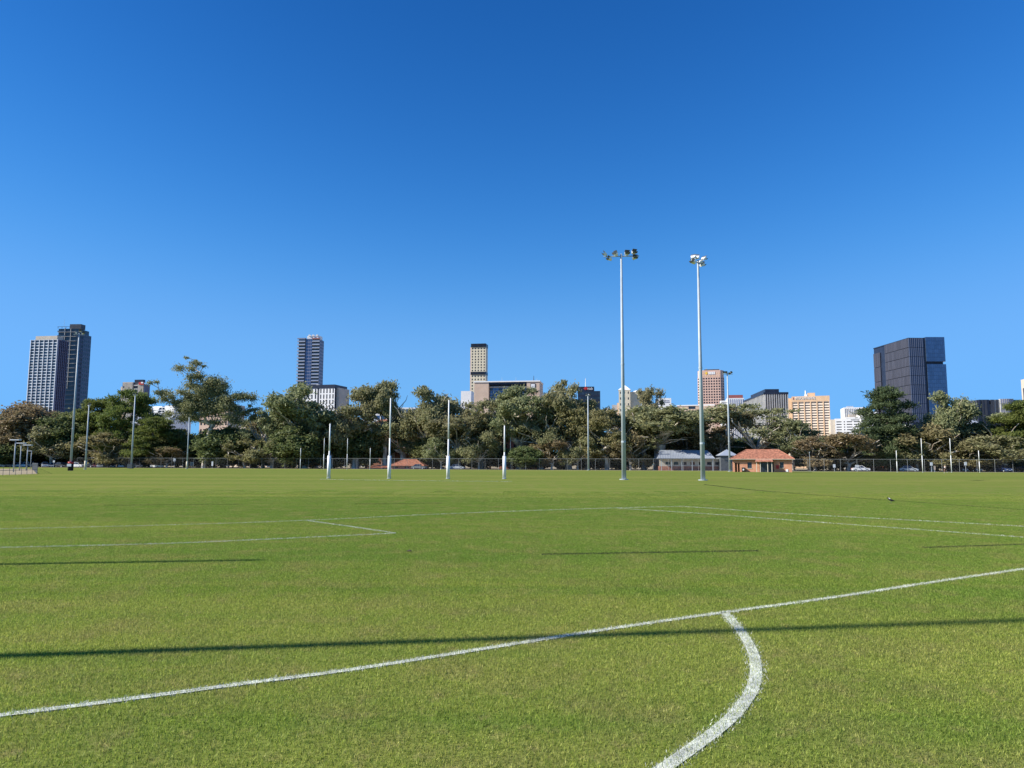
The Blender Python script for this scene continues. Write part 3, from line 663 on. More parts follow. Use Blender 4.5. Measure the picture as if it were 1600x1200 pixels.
# 6 balcony tower
B = Bld('balcony_tower', 'slender blue apartment tower with stacked balconies and white roof plant', 464, 498, 529, 800, -6, ym=570)
W, H = B.W, B.H; dp = B.depth(504.5); n_ = 38; fh = H/n_
xa, xb = W*.37, W*.66
box(B.r, 'core', M['glass_dark'], .6, W-.5, 1.6, dp, 0, H-.5)
facade(B, (xa, .6), (xb, .6), 0, H-.2, 4, n_, .84, .8, 'bluefin', 'glass_blue', .25, wname='centre_bay')
for k in range(n_):
    z = k*fh
    for (u0, u1, g0, g1) in ((-.5, xa-.6, -.4, xa-.7), (xb+.2, W+.2, xb+.3, W+.1)):
        box(B.r, 'balcony_slab', M['greyfin'], u0, u1, 0, 1.6, z, z+.32)
        box(B.r, 'balustrade', M['balustrade'], g0, g1, .03, .12, z+.32, z+1.45)
box(B.r, 'blade_wall', M['navy'], xa-.58, xa-.02, -.2, 1.6, 0, H+.5)
facade(B, (W+.2, .4), (W+.2, dp), 0, H-1, 4, n_, .6, .55, 'bluefin', 'glass_dark', .25, wname='side_wall')
box(B.r, 'parapet', M['bluefin'], -.5, xa, -.05, 1.5, H-.4, H+.8); box(B.r, 'parapet', M['maroon'], xb, W+.2, -.05, 1.5, H-.4, H+.6)
box(B.r, 'plant_room', M['white'], W*.38, W*.98, 3, dp*.8, H-.5, H+3.2)
for x_ in (.45, .62, .8): box(B.r, 'roof_plant', M['white'], W*x_, W*x_+2, 2.2, 5, H+3.2, H+4.6)
# 7 white flats with dark cap
B = Bld('white_flats', 'white apartment block with dark roof cap and tall narrow windows', 474, 523, 607, 420, -15, ym=625)
W, H = B.W, B.H; xa, xb = B.lx(496), B.lx(499)
box(B.r, 'core', M['glass_dark'], .2, W-.2, .4, 14, 0, H-.2)
facade(B, (0, 0), (xa, 0), 0, H, 4, 14, .42, .8, 'white', 'glass_win', .3); facade(B, (xb, 0), (W, 0), 0, H, 5, 14, .42, .8, 'white', 'glass_win', .3)
box(B.r, 'dark_strip', M['charcoal'], xa, xb, -.2, .4, 0, H)
box(B.r, 'roof_cap', M['navy'], -.2, W+.1, -.5, 14, H+.002, B.z(601.5))
box(B.r, 'side_wall', M['beige'], W, B.lx(527), 1.5, 14, 0, B.z(606)); box(B.r, 'roof_plant', M['white'], B.lx(489), B.lx(494), 3, 6, B.z(601.5), B.z(600))
# 8 glass office through the trees
B = Bld('glass_office', 'pale banded glass office seen through gaps in the gums', 566, 662, 637, 370, -8)
facade(B, (0, 0), (B.W, 0), 0, B.H, 10, 9, .88, .62, 'white', 'glass_blue', .2); box(B.r, 'core', M['glass_dark'], .2, B.W-.2, .2, 14, 0, B.H-.1)
# 10 cream tower
B = Bld('cream_tower', 'slim cream tower with dark cap and grid of small windows', 736, 759, 542.5, 700, -9, ym=570)
W, H = B.W, B.H; dp = 10
z1 = B.z(585.5); z2 = B.z(581)
box(B.r, 'core', M['cream'], .1, W-.1, .1, dp, 0, H-.1)
facade(B, (0, 0), (W, 0), z2, H, 5, 9, .42, .56, 'cream', 'glass_win', .3)
facade(B, (0, 0), (W, 0), B.z(640), z1, 5, 11, .42, .56, 'cream', 'glass_win', .3)
for (za, zb) in ((H+.002, B.z(537)), (z1+.002, z2-.002)):
    cap = box(B.r, 'dark_band', M['navy'], -.1, W+.1, -.7, dp+.1, za, zb)
    for i in range(12): box(cap, 'louvre', M['charcoal'], i*W/12+.15, i*W/12+.45, -1.0, -.7, za, zb)
box(B.r, 'side_pier', M['pinkstone'], -.9, 0, .4, dp, 0, H)
# 11 small white block
B = Bld('small_white_block', 'small white block left of the cream tower', 720, 736, 611, 520, -8)
box(B.r, 'wall', M['white'], 0, B.W, 0, 10, B.z(627), B.H); facade(B, (0, 0), (B.W, 0), 0, B.z(627)-.002, 3, 9, .5, .5, 'white', 'glass_win', .3)
box(B.r, 'core', M['beige'], .1, B.W-.1, .1, 10, 0, B.z(627)-.1)
# 12 stone block with recessed glass and crest
B = Bld('stone_block', 'pinkish stone block with wide recessed glazing, crest on its right pier', 741, 843, 597, 470, -9, ym=610)
W, H = B.W, B.H; xa, xb = B.lx(763.5), B.lx(823)
box(B.r, 'left_pier', M['pinkstone'], 0, xa, 0, 18, 0, H); box(B.r, 'right_pier', M['pinkstone'], xb, W, 0, 18, 0, H)
box(B.r, 'recess_wall', M['charcoal'], xa+.002, xb-.002, 3.2, 17, 0, H-.2)
box(B.r, 'roof_slab', M['white'], -.4, W+.3, -.4, 18.3, H+.002, H+.75)
box(B.r, 'soffit', M['navy'], xa+.003, xb-.003, .3, 3.19, B.z(600.5), H-.004)
zg = B.z(605)
for i in range(12):
    for k in range(4):
        x_ = xa+(xb-xa)*i/12; w = (xb-xa)/12
        box(B.r, 'pane', M['glass_blue'] if (i+k) % 3 else M['glass_teal'], x_+.1, x_+w-.1, 2.9, 3.0, zg-1.9*(k+1)+.12, zg-1.9*k-.12)
for k in range(5): box(B.r, 'transom', M['galv'], xa+.01, xb-.01, 2.7, 3.1, zg-1.9*k-.1, zg-1.9*k+.1)
box(B.r, 'sunshade', M['white'], xa+.01, xb-.01, 1.6, 2.8, zg+.3, zg+.55)
sx = B.lx(832.7); sz = B.z(604.5)
def shield(m, w, h, y, name, par):
    pts = [(-w, h), (w, h), (w, -h*.2), (w*.75, -h*.65), (0, -h), (-w*.75, -h*.65), (-w, -h*.2)]
    b = MB().add([(sx+x_, y, sz+z_) for x_, z_ in pts]+[(sx+x_, y+.12, sz+z_) for x_, z_ in pts], [tuple(range(7))]+[(i, 7+i, 7+(i+1) % 7, (i+1) % 7) for i in range(7)])
    return b.build(name, M[m], par)
cr = shield('navy', 1.55, 1.95, -.2, 'crest', B.r); shield('signwhite', 1.2, 1.55, -.33, 'crest_field', cr)
for s in (-1, 1): box(cr, 'crest_mark', M['greyfin'], sx+s*.45-.22, sx+s*.45+.22, -.4, -.335, sz-.1, sz+.5)
for k, (w_, yy) in enumerate(((2.0, 609.5), (3.2, 612.7), (3.0, 615.6))):
    x_ = sx-w_
    while x_ < sx+w_:
        w2 = random.uniform(.25, .42); box(B.r, 'crest_lettering', M['redgranite'], x_, x_+w2, -.12, -.005, B.z(yy)-.22, B.z(yy)+.22); x_ += w2+.14
mast(B, B.lx(833), 3, H+.7, 3.4, .25, 'charcoal'); mast(B, B.lx(805), 3, H+.7, 2.4); mast(B, B.lx(783), 3, H+.7, 2.6); mast(B, B.lx(838), 3, H+.7, 1.6)
# 13 dark stepped block with red and white sign
B = Bld('stepped_block', 'dark navy stepped block with red and white sign and mast', 903, 938, 611, 640, -7)
W, H = B.W, B.H; xa, xb = B.lx(904), B.lx(928.5)
facade(B, (0, 0), (W, 0), 0, H, 7, 16, .92, .55, 'navy', 'glass_dark', .2); box(B.r, 'core', M['navy'], .1, W-.1, .1, 18, 0, H-.1)
box(B.r, 'top_storey', M['navy'], xa, xb, .4, 16, H+.002, B.z(604))
zs = B.z(607)
MB().add([(B.lx(915.5)+2.2*math.cos(a)*(1 if i % 2 else .62), .2, zs+1.5*math.sin(a)*(1 if i % 2 else .62)) for i, a in enumerate([k*math.pi/5 for k in range(10)])]+[(B.lx(915.5), .05, zs)], [(10, (i+1) % 10, i) for i in range(10)]).build('sign_star', M['red'], B.r)
text(B.r, 'nab', 'signwhite', 3.2, (B.lx(918), .3, zs-1.0), 0, .1)
mast(B, B.lx(915), 4, B.z(604), 7.5, .4, 'paint')
# 14 cream pyramid-roofed building
B = Bld('pyramid_roofed_building', 'cream building with white pyramid roof behind the nearest floodlight tower', 967, 985, 609, 560, -9)
W, H = B.W, B.H
facade(B, (0, 0), (W, 0), 0, H, 3, 13, .3, .4, 'cream', 'glass_win', .25); box(B.r, 'core', M['cream'], .1, W-.1, .1, 9, 0, H-.05)
MB().add([(-.4, -.4, H), (W+.4, -.4, H), (W+.4, 9.4, H), (-.4, 9.4, H), (W*.5, 4.5, B.z(600.5))], [(0, 1, 4), (1, 2, 4), (2, 3, 4), (3, 0, 4), (3, 2, 1, 0)]).build('roof', M['white'], B.r)
box(B.r, 'rear_wing', M['cream'], W, B.lx(1002), 3, 12, 0, B.z(612))
MB().add([(B.lx(987), 2.8, B.z(612)), (B.lx(1003), 2.8, B.z(612)), (B.lx(1003), 12, B.z(612)), (B.lx(987), 12, B.z(612)), (B.lx(995), 7, B.z(608.5))], [(0, 1, 4), (1, 2, 4), (2, 3, 4), (3, 0, 4)]).build('wing_roof', M['white'], B.r)
box(B.r, 'left_wing', M['pinkstone'], B.lx(964), -.01, 2, 10, 0, B.z(629)); box(B.r, 'grey_annex', M['greyfin'], B.lx(956), B.lx(964)-.01, 3, 10, 0, B.z(632))
# 15 white rooftop
B = Bld('white_rooftop_block', 'white block top with horizontal rails above the large gum', 1029, 1049, 622, 520, -9)
box(B.r, 'wall', M['white'], 0, B.W, 0, 9, 0, B.H)
for k in range(2): box(B.r, 'rail_band', M['bluefin'], B.W*.2, B.W*.85, -.15, .02, B.z(626+2.5*k)-.2, B.z(626+2.5*k)+.2)
box(B.r, 'roof_plant', M['charcoal'], -2, 0, 1, 5, 0, B.z(623))
# 16 beige low block with dark window
B = Bld('low_beige_block', 'plain pinkish beige block with one dark window left of the red brown tower', 1058, 1117, 634, 400, -16)
W, H = B.W, B.H
wb = MB(); wallgrid(wb, 0, W, 0, 0, H, [(B.lx(1076), B.lx(1087), B.z(639), B.z(635))], .4); wb.build('wall', M['pinkstone'], B.r)
box(B.r, 'core', M['pinkstone'], .1, W-.1, .401, 14, 0, H-.1); box(B.r, 'window', M['glass_dark'], B.lx(1076.2), B.lx(1086.8), .2, .25, B.z(638.9), B.z(635.1))
box(B.r, 'parapet', M['white'], -.2, W*.62, -.2, 14.2, H+.002, H+.5); box(B.r, 'upper_wall', M['white'], B.lx(1096), W, .5, 12, H+.002, B.z(632))
# 17 red brown tower
B = Bld('red_brown_tower', 'red brown octagonal office tower with square windows and yellow and white sign', 1098, 1126, 578.5, 620, -15, ym=600)
W, H = B.W, B.H
c = W*.30
zt = B.z(589.5)
fl = [(-c*.9, c), (0, 0), (W, 0), (W+c*.62, c)]
MB().prism([(.1, .1), (W-.1, .1), (W+c*.6, c), (W+c*.6, W*1.1), (-c*.85, W*1.1), (-c*.85, c)], 0, H-.1).build('core', M['redgranite'], B.r)
rows = 15; zb_ = zt-rows*3.75*B.Dm/620*.535*1.9/1.9
zb_ = B.z(652)
facade(B, fl[1], fl[2], zb_, zt, 7, rows, .62, .6, 'redgranite', 'glass_win', .35); facade(B, fl[0], fl[1], zb_, zt, 3, rows, .62, .6, 'redgranite', 'glass_win', .35); facade(B, fl[2], fl[3], zb_, zt, 2, rows, .62, .6, 'redgranite', 'glass_win', .35)
fl2 = [(p[0], p[1]) for p in fl]
MB().prism([(fl[0][0], fl[0][1]-.35), (0, -.36), (W, -.36), (W+c*.62, c-.35), (W+c*.6, W), (-c*.85, W)], zt+.002, H).build('parapet_wall', M['redgranite'], B.r)
for k in range(2):
    for i in range(8): box(B.r, 'attic_window', M['tan'], W*(i+.26)/8, W*(i+.74)/8, -.42, -.361, zt+.6+2.0*k, zt+1.7+2.0*k)
zs = B.z(583); xs_ = B.lx(1104)
MB().add([(xs_-1.1, -.6, zs), (xs_, -.6, zs-1.5), (xs_+1.1, -.6, zs), (xs_, -.6, zs+1.5), (xs_, -.4, zs)], [(0, 1, 2, 3), (0, 4, 1), (1, 4, 2), (2, 4, 3), (3, 4, 0)]).build('sign_diamond', M['yellow'], B.r)
for i in range(4): box(B.r, 'sign_letter', M['signwhite'], xs_+1.7+i*1.35, xs_+2.8+i*1.35, -.6, -.361, zs-1.1, zs+1.1)
roofbits(B, 4, 0, W-3, H, 3); box(B.r, 'roof_slab', M['charcoal'], W*.1, W*.95, 2, 10, H-.05, H+1.0)
# 18 white block with red band
B = Bld('red_banded_block', 'white ribbed block with a dull red roof band', 1137, 1163, 622, 500, -11)
W, H = B.W, B.H
box(B.r, 'wall', M['white'], 0, W, 0, 12, 0, H); box(B.r, 'roof_band', M['maroon'], B.lx(1138.5), B.lx(1161.5), .5, 11, H+.002, B.z(617))
for i in range(8): box(B.r, 'rib', M['bluefin'], W*(i+.3)/8, W*(i+.3)/8+.3, -.2, 0, 0, H-.6)
box(B.r, 'low_wing', M['white'], B.lx(1127), -.002, 1, 11, 0, B.z(625.5))
for i in range(4): box(B.r, 'wing_band', M['greyfin'], B.lx(1127.5), -.2, .8, .998, B.z(629+4*i), B.z(627.5+4*i))
# 19 grey finned block
B = Bld('grey_finned_block', 'grey block with vertical fins and dark navy roof storeys', 1196, 1231, 616, 430, -6, ym=640)
W, H = B.W, B.H; dl = B.depth(1164.5, False)
box(B.r, 'core', M['navy'], .1, W-.1, .1, dl, 0, H-.05)
nfi = 10
for i in range(nfi+1): box(B.r, 'fin', M['greyfin'], W*i/nfi-.3, W*i/nfi+.3, -.9, .1, 0, H-.05)
for i in range(17): box(B.r, 'side_fin', M['greyfin'], -.9, .1, dl*i/16-.55 if i else -.3, dl*i/16+.55, 0, H-.05)
for k in range(8): box(B.r, 'floor_band', M['charcoal'], -.05, W, -.02, .098, H-3.6*(k+1), H-3.6*(k+1)+.4)
box(B.r, 'roof_storey', M['navy'], -1.0, W+.4, -1.0, dl, H+.002, B.z(613)); box(B.r, 'roof_storey', M['navy'], .2, W*.64, .4, dl*.7, B.z(613)+.002, B.z(607.8))
# 20 tan block with ribbon windows and white lettering
B = Bld('tan_block', 'tan block with rows of dark ribbon windows and white lettering on top', 1238, 1297, 619, 395, -21, ym=650)
W, H = B.W, B.H; dl = 22
box(B.r, 'core', M['tan'], .1, W-.1, .1, dl, 0, H-.05)
zt = B.z(627.5); zb_ = B.z(692)
facade(B, (0, 0), (W, 0), zb_, zt, 6, 16, .84, .42, 'tanlight', 'glass_win', .5)
for i in range(7): box(B.r, 'pier', M['tan'], max(0, W*i/6-.28), min(W, W*i/6+.28), -.75, -.502, zb_, zt)
box(B.r, 'fascia', M['tan'], -.1, W+.1, -.72, 0, zt+.002, H)
box(B.r, 'side_wall', M['tan'], B.lx(1232.3), -.12, .5, dl, 0, H-.8)
text(B.r, 'INTERCONTINENTAL', 'signwhite', 2.0, (B.lx(1243.5), -.8, B.z(624.2)), 0, .1, 'sign_lettering', B.lx(1275)-B.lx(1243.5))
box(B.r, 'sign_emblem', M['maroon'], B.lx(1240), B.lx(1241.5), -.85, -.725, B.z(624.2), B.z(620.5))
box(B.r, 'plant_room', M['tan'], B.lx(1263), B.lx(1275), 4, 12, H+.002, B.z(612.8)); mast(B, B.lx(1260), 4, H, 3.4, .5, 'paint'); box(B.r, 'dish_stand', M['white'], B.lx(1258), B.lx(1262), 3, 5, H, B.z(615.5))
# 21 white and pale blocks
B = Bld('white_window_block', 'white block with a few dark ribbon windows right of the tan block', 1305, 1344, 654, 372, -18, ym=665)
W, H = B.W, B.H; xm1, xm2 = B.lx(1317), B.lx(1322)
box(B.r, 'core', M['white'], .1, W-.1, .1, 12, 0, H-.05)
facade(B, (0, 0), (xm1, 0), B.z(690), B.z(657), 1, 8, .68, .36, 'white', 'glass_win', .4); facade(B, (xm1, 0), (xm2, 0), B.z(690), B.z(657), 1, 8, .4, .42, 'white', 'glass_win', .4); facade(B, (xm2, 0), (W, 0), B.z(690), B.z(657), 2, 8, .8, .36, 'white', 'glass_win', .4)
box(B.r, 'parapet', M['white'], 0, W, -.4, .1, B.z(657)+.002, H); box(B.r, 'side_wall', M['beige'], B.lx(1298), -.01, .6, 12, 0, B.z(655))
box(B.r, 'raised_parapet', M['white'], xm2, W, -.45, 1, H+.002, B.z(652)); text(B.r, 'Heritage', 'greyfin', 1.2, (B.lx(1329), -.48, B.z(656.4)), 0, .05) if False else None
for i in range(6): box(B.r, 'sign_lettering', M['greyfin'], B.lx(1329.5)+i*.62, B.lx(1329.5)+i*.62+.45, -.55, -.455, B.z(656.6), B.z(655))
B = Bld('pale_ribbed_block', 'pale grey ribbed block behind the white window block', 1319, 1352, 636.5, 430, -16)
W, H = B.W, B.H
box(B.r, 'wall', M['white'], 0, W, 0, 14, 0, H)
for i in range(12): box(B.r, 'rib', M['greyfin'], W*(i+.4)/12, W*(i+.4)/12+.25, -.25, 0, 0, H-.5)
box(B.r, 'roof_plant', M['greyroof'], W*.2, W*.5, 3, 8, H+.002, H+1); box(B.r, 'front_wing', M['beige'], B.lx(1325), B.lx(1345), -4, -.3, 0, B.z(648))
B = Bld('pale_panel_block', 'pale panelled block with roof plant left of the dark conical pine', 1345, 1372, 644, 400, -16)
W, H = B.W, B.H
box(B.r, 'wall', M['white'], 0, W, 0, 14, 0, H)
for i in range(6): box(B.r, 'panel_joint', M['greyfin'], W*(i+.5)/6, W*(i+.5)/6+.15, -.1, 0, 0, H-.3)
for i in range(5): box(B.r, 'roof_plant', M['charcoal'], B.lx(1349)+i*1.5, B.lx(1349)+i*1.5+1.0, 2, 4, H+.002, H+.6+.5*(i % 3))
box(B.r, 'blue_sign', M['glass_blue'], B.lx(1364.5), B.lx(1369), -.5, -.1, B.z(668), B.z(659))
# 22 big dark tower: lit west side and blue front
B = Bld('dark_panel_tower', 'large dark tower with purple grey panelled side and blue glass front', 1422, 1478, 528.5, 500, 0, ym=590)
W, H = B.W, B.H; dl = 46
pL = B.C; far = bear(1366.5, 590)*(B.C.y+dl)-B.C.x             # local x of the far left corner
zlo = B.z(660.5); xs1 = B.lx(1446)
foot = [(far, dl), (0, 0), (xs1, .2), (W-.3, .4), (W-.3, dl), ]
MB().prism([(far+.4, dl), (.4, .4), (xs1-.4, .6), (W-.8, .9), (W-.8, dl)], 0, H-.3).build('core', M['navy'], B.r)
MB().prism([(far, dl), (0, 0), (W-.3, .4), (W-.3, dl)], H-.3, H+.3).build('roof_slab', M['navy'], B.r)
d = Vector((-far, -dl)); 
def panels(p0, p1, nc, nr, z0, z1, m, name, gap=.16, slant=.0, th=.35):
    p0, p1 = Vector(p0), Vector(p1); dv = p1-p0; L = dv.length; dv /= L; nr_ = Vector((dv.y, -dv.x)); cw, ch = L/nc, (z1-z0)/nr
    me = MB(); g = gap
    me.add([(g*.3, 0, g), (cw-g*.3, 0, g), (cw-g*.3, 0, ch-g), (g*.3, 0, ch-g), (g*.3+cw*.25, -th, g), (cw-g*.3, -th*.4, g), (cw-g*.3, -th*.4, ch-g), (g*.3+cw*.25, -th, ch-g)],
           [(4, 5, 6, 7), (0, 4, 7, 3), (5, 1, 2, 6), (3, 7, 6, 2), (0, 1, 5, 4)])
    mesh = me.mesh(name, M[m])
    for i in range(nc):
        for j in range(nr):
            o = link(name, mesh, B.r); q = p0+dv*(i*cw); o.location = (q.x, q.y, z0+j*ch); o.rotation_euler = (0, 0, math.atan2(dv.y, dv.x))
F0 = Vector((far, dl)); F1 = Vector((0, 0))
sA, sB = F0.lerp(F1, .16), F0.lerp(F1, .30)
panels(F0, F0.lerp(F1, .20), 6, 5, zlo, H-4, 'zincpanel', 'panel')
panels(F0.lerp(F1, .34), F1, 17, 9, zlo, H, 'zincpanel', 'panel')
panels((0, 0), (xs1, .2), 8, 9, zlo, H, 'bluepanel', 'front_panel', .12)
MB().prism([(xs1, .1), (xs1+.9, .1), (xs1+.9, .8), (xs1, .8)], zlo, H).build('shadow_gap', M['navy'], B.r)
zg = B.z(565); zg2 = B.z(569)
x0_, x1_ = xs1+1.0, W
nc = 9
for (za, zb, nr, xo) in ((zg, B.z(526.8), 6, 0), (zlo, zg2, 15, .4)):
    ch = (zb-za)/nr; cw = (x1_-x0_)/nc; wm = MB().box(.02, cw-.02, -.5, .5, .03, ch-.03).mesh('glass_panel', M['glass_blue'])
    for i in range(nc):
        for j in range(nr):
            o = link('glass_panel', wm, B.r); o.location = (x0_+xo+i*cw, -.3+xo, za+j*ch)
    box(B.r, 'glass_backing', M['glass_blue'], x0_+xo+.1, x1_+xo-.1, .25, 12, za, zb-.05)
    box(B.r, 'spandrel_frame', M['navy'], x0_+xo, x1_+xo, .201, .249, za, zb)
box(B.r, 'lower_lobby', M['greyfin'], F0.lerp(F1, .8).x, xs1*.5, 2, 20, 0, zlo-1)
# 23 dark slatted block, 24 pale slab at the right edge, 25 white roofs
B = Bld('dark_slatted_block', 'low dark block clad in uneven slats near the right edge', 1528, 1562, 624.5, 330, -4)
W, H = B.W, B.H
box(B.r, 'core', M['charcoal'], .1, B.lx(1606), .5, 14, 0, H-.05)
x_ = 0
while x_ < W:
    w = random.uniform(.35, .9); z0 = random.choice([0, 0, H*.3, H*.5]); box(B.r, 'slat', M[random.choice(['charcoal', 'navy', 'charcoal', 'navy', 'greyfin'])], x_, x_+w, random.uniform(-.35, .1), .5, z0, H-random.choice([0, 0, .0, 2.0])); x_ += w+.06
for i in range(24): box(B.r, 'curved_bay_slat', M['bluefin'] if i % 3 else M['greyfin'], W+i*(B.lx(1583)-W)/24+.05, W+(i+.86)*(B.lx(1583)-W)/24, -.9-.9*math.sin(i/23*3.14), .5, 0, H+.25)
for i in range(8): box(B.r, 'end_bay_slat', M['glass_teal'], B.lx(1584+2.6*i), B.lx(1586.3+2.6*i), -.1, .5, 0, H-.2)
B = Bld('pale_slab_tower', 'pale concrete slab tower cut by the right edge', 1609, 1632, 590, 480, -14)
facade(B, (0, 0), (B.W, 0), 0, B.H, 4, 16, .3, .5, 'beige', 'glass_win', .3); box(B.r, 'core', M['beige'], .1, B.W-.1, .1, 12, 0, B.H-.1); box(B.r, 'fin', M['charcoal'], -.5, -.01, -.2, 8, 0, B.H-6)
B = Bld('white_roofed_hall', 'white roofed hall in the gap left of the dark slatted block', 1494, 1530, 655, 300, -12)
box(B.r, 'wall', M['white'], 0, B.W, 0, 8, 0, B.H-2); facade(B, (0, -.1), (B.W, -.1), 1, B.H-2, 5, 3, .5, .5, 'white', 'glass_win', .25)
MB().prism([(-.4, -.8), (B.W+.4, -.8), (B.W+.4, 8.4), (-.4, 8.4)], B.H-2+.002, B.H, 0, [(1, 1.5), (B.W-1, 1.5), (B.W-1, 7), (1, 7)]).build('roof', M['greyroof'], B.r)
B = Bld('white_garden_house', 'low white building glimpsed through the gums at the right', 1524, 1548, 678, 262, -12)
box(B.r, 'wall', M['white'], 0, B.W, 0, 6, 0, B.H-.8); MB().prism([(-.3, -.4), (B.W+.3, -.4), (B.W+.3, 6.4), (-.3, 6.4)], B.H-.8+.002, B.H, 0, [(.8, 1.5), (B.W-.8, 1.5), (B.W-.8, 5), (.8, 5)]).build('roof', M['white'], B.r)
# ------------------------------------------------------------------ trees
def skeleton(clumps, fork, base_r, seed, lean=(0, 0), rmin=0.055, bare=0):
    """trunk and limbs that reach every foliage clump; returns tube segments"""
    g = random.Random(seed)
    nodes = [Vector((0, 0, -0.3))]; par = [-1]; cnt = [0]
    for k in range(1, 5):
        t = k/4
        nodes.append(Vector((lean[0]*t+g.uniform(-.25, .25)*t, lean[1]*t+g.uniform(-.25, .25)*t, fork*t))); par.append(k-1); cnt.append(0)
    trunk_n = len(nodes)
    for c in sorted(clumps, key=lambda c: (Vector(c[:3])-nodes[4]).length):
        c = Vector(c[:3]); best, bi = 1e9, 4
        for i in range(3, len(nodes)):
            n_ = nodes[i]; d = (c-n_).length
            if n_.z > c.z-0.15*d: d = d*1.6+1.0
            if d < best: best, bi = d, i
        a = nodes[bi]; L = (c-a).length; steps = 2 if L < 5 else 3; prev = bi
        for k in range(1, steps+1):
            t = k/steps
            p = a.lerp(c, t)+Vector((g.uniform(-1, 1), g.uniform(-1, 1), g.uniform(-.4, .9)))*(0.10*L*(1-t)+0.03)
            nodes.append(p); par.append(prev); cnt.append(0); prev = len(nodes)-1
        while prev >= 0: cnt[prev] += 1; prev = par[prev]
    # a few bare limbs that reach out past the leaves
    if bare:
        zs = [c[2] for c in clumps]; z0, z1 = min(zs), max(zs); cr = max(abs(c[0]) for c in clumps)
        for k in range(bare):
            a = k*6.283/bare+g.uniform(-.3, .3); e = Vector((math.cos(a)*cr*g.uniform(.8, 1.08), math.sin(a)*cr*g.uniform(.8, 1.08), z0+(z1-z0)*g.uniform(.15, .85)))
            s0 = nodes[4]; prev = 4
            for t in (.35, .65, .85, 1.0):
                p = s0.lerp(e, t)+Vector((g.uniform(-1, 1), g.uniform(-1, 1), g.uniform(.2, 1.4)*(1-t)*2))*(0.6 if t < 1 else 0)
                nodes.append(p); par.append(prev); cnt.append(0); prev = len(nodes)-1
            q = prev
            for w_ in (5.0, 2.5, 1.2, .6): cnt[q] = w_ if False else max(cnt[q], 0); q = par[q]
            bl = prev
            for wgt in (0.5, 1.4, 2.6, 3.6): cnt[bl] = wgt; bl = par[bl]
    tot = max(cnt)
    rad = [max(rmin, base_r*(c/tot)**0.5) for c in cnt]
    rad[0] *= 1.35
    b = MB()
    for i in range(1, len(nodes)):
        if par[i] >= 0 and cnt[i] > 0:
            thick = rad[i] > 0.12
            b.tube(nodes[par[i]], nodes[i], min(rad[par[i]], rad[i]*1.5), rad[i], 8 if thick else 5, 0, False)
    return b
def foliage(clumps, per, size, style, seed):
    g = np.random.default_rng(seed); Cs, Us, Ws = [], [], []
    mr = np.mean([c[3]*c[5] for c in clumps])
    for (x, y, z, rx, ry, rz) in clumps:
        n_ = max(12, int(per*(rx*rz)/mr))
        d = g.normal(size=(n_, 3)); d /= np.linalg.norm(d, axis=1)[:, None]
        if style == 'gum': d[:, 2] = np.where((d[:, 2] < -0.2) & (g.random(n_) < 0.5), -d[:, 2], d[:, 2])
        rr = g.random(n_)**0.42
        jit = 1+(0.36 if style == 'gum' else 0.24)*g.normal(size=(n_, 1))
        P = np.array([x, y, z])+d*rr[:, None]*jit*np.array([rx, ry, rz])
        if style == 'pine':
            a = d*0.7+g.normal(size=(n_, 3))*0.6+np.array([0, 0, 0.45])
        elif style == 'gum':
            a = g.normal(size=(n_, 3))*0.7+np.array([0, 0, -0.7])
        else:
            a = g.normal(size=(n_, 3))
        a /= np.linalg.norm(a, axis=1)[:, None]
        # leaf sprays face outwards and up, so the lit side of every clump reads
        nrm = d*0.8+g.normal(size=(n_, 3))*0.75+np.array([0, 0, 0.35])
        w_ = np.cross(a, nrm); w_ /= (np.linalg.norm(w_, axis=1)[:, None]+1e-6)
        s = size*g.uniform(0.55, 1.25, n_)
        asp = {'gum': 0.42, 'pine': 0.26, 'broad': 0.55}[style]
        Cs.append(P); Us.append(a*(s/2)[:, None]); Ws.append(w_*(s*asp/2)[:, None])
    return np.concatenate(Cs), np.concatenate(Us), np.concatenate(Ws)
class Kind: pass
def make_kind(clumps, fork, base_r, per, size, style, leaf, bark, seed, lean=(0, 0)):
    k = Kind()
    k.trunk = skeleton(clumps, fork, base_r, seed, lean, 0.09 if seed == 300 else 0.06, 14 if style == 'gum' and seed != 300 else 0).mesh('trunk', M[bark], True)
    C, U, W = foliage(clumps, per, size, style, seed)
    k.crown = quads('crown', C, U, W, M[leaf])
    k.h = float(np.percentile(C[:, 2], 98.6)); k.w = float(np.percentile(np.abs(C[:, 0]), 98.5)); return k
def gum_clumps(seed, h=20, cr=7.5, n_=96, low=0.25, flat=0.85):
    g = random.Random(seed); out = []
    lobes = []
    for i in range(9):
        a = i*2.4+g.uniform(-.4, .4); rr = cr*g.uniform(.35, .72)
        lobes.append((rr*math.cos(a), rr*math.sin(a), h*g.uniform(low+.12, .86), g.uniform(.32, .5)*cr))
    lobes.append((g.uniform(-1, 1), g.uniform(-1, 1), h*0.86, cr*0.42))
    tries = 0
    while len(out) < n_ and tries < 4000:
        tries += 1
        l_ = g.choice(lobes)
        d = Vector((g.gauss(0, 1), g.gauss(0, 1), g.gauss(0, 1))).normalized()*g.uniform(.35, 1.0)
        p = Vector(l_[:3])+Vector((d.x*l_[3]*1.15, d.y*l_[3]*1.15, d.z*l_[3]*1.0))
        if p.z < h*low or p.z > h*.97: continue
        r_ = g.uniform(.7, 1.5)*cr/7.5
        if any((p-Vector(o[:3])).length < 0.48*(r_+o[3]) for o in out): continue
        out.append((p.x, p.y, p.z, r_*1.15, r_*1.15, r_*flat*1.1))
    V_ = [Vector(o[:3]) for o in out]
    return [o for o, v in zip(out, V_) if sum((v-q).length < 2.6*cr/7.5 for q in V_) >= 4]
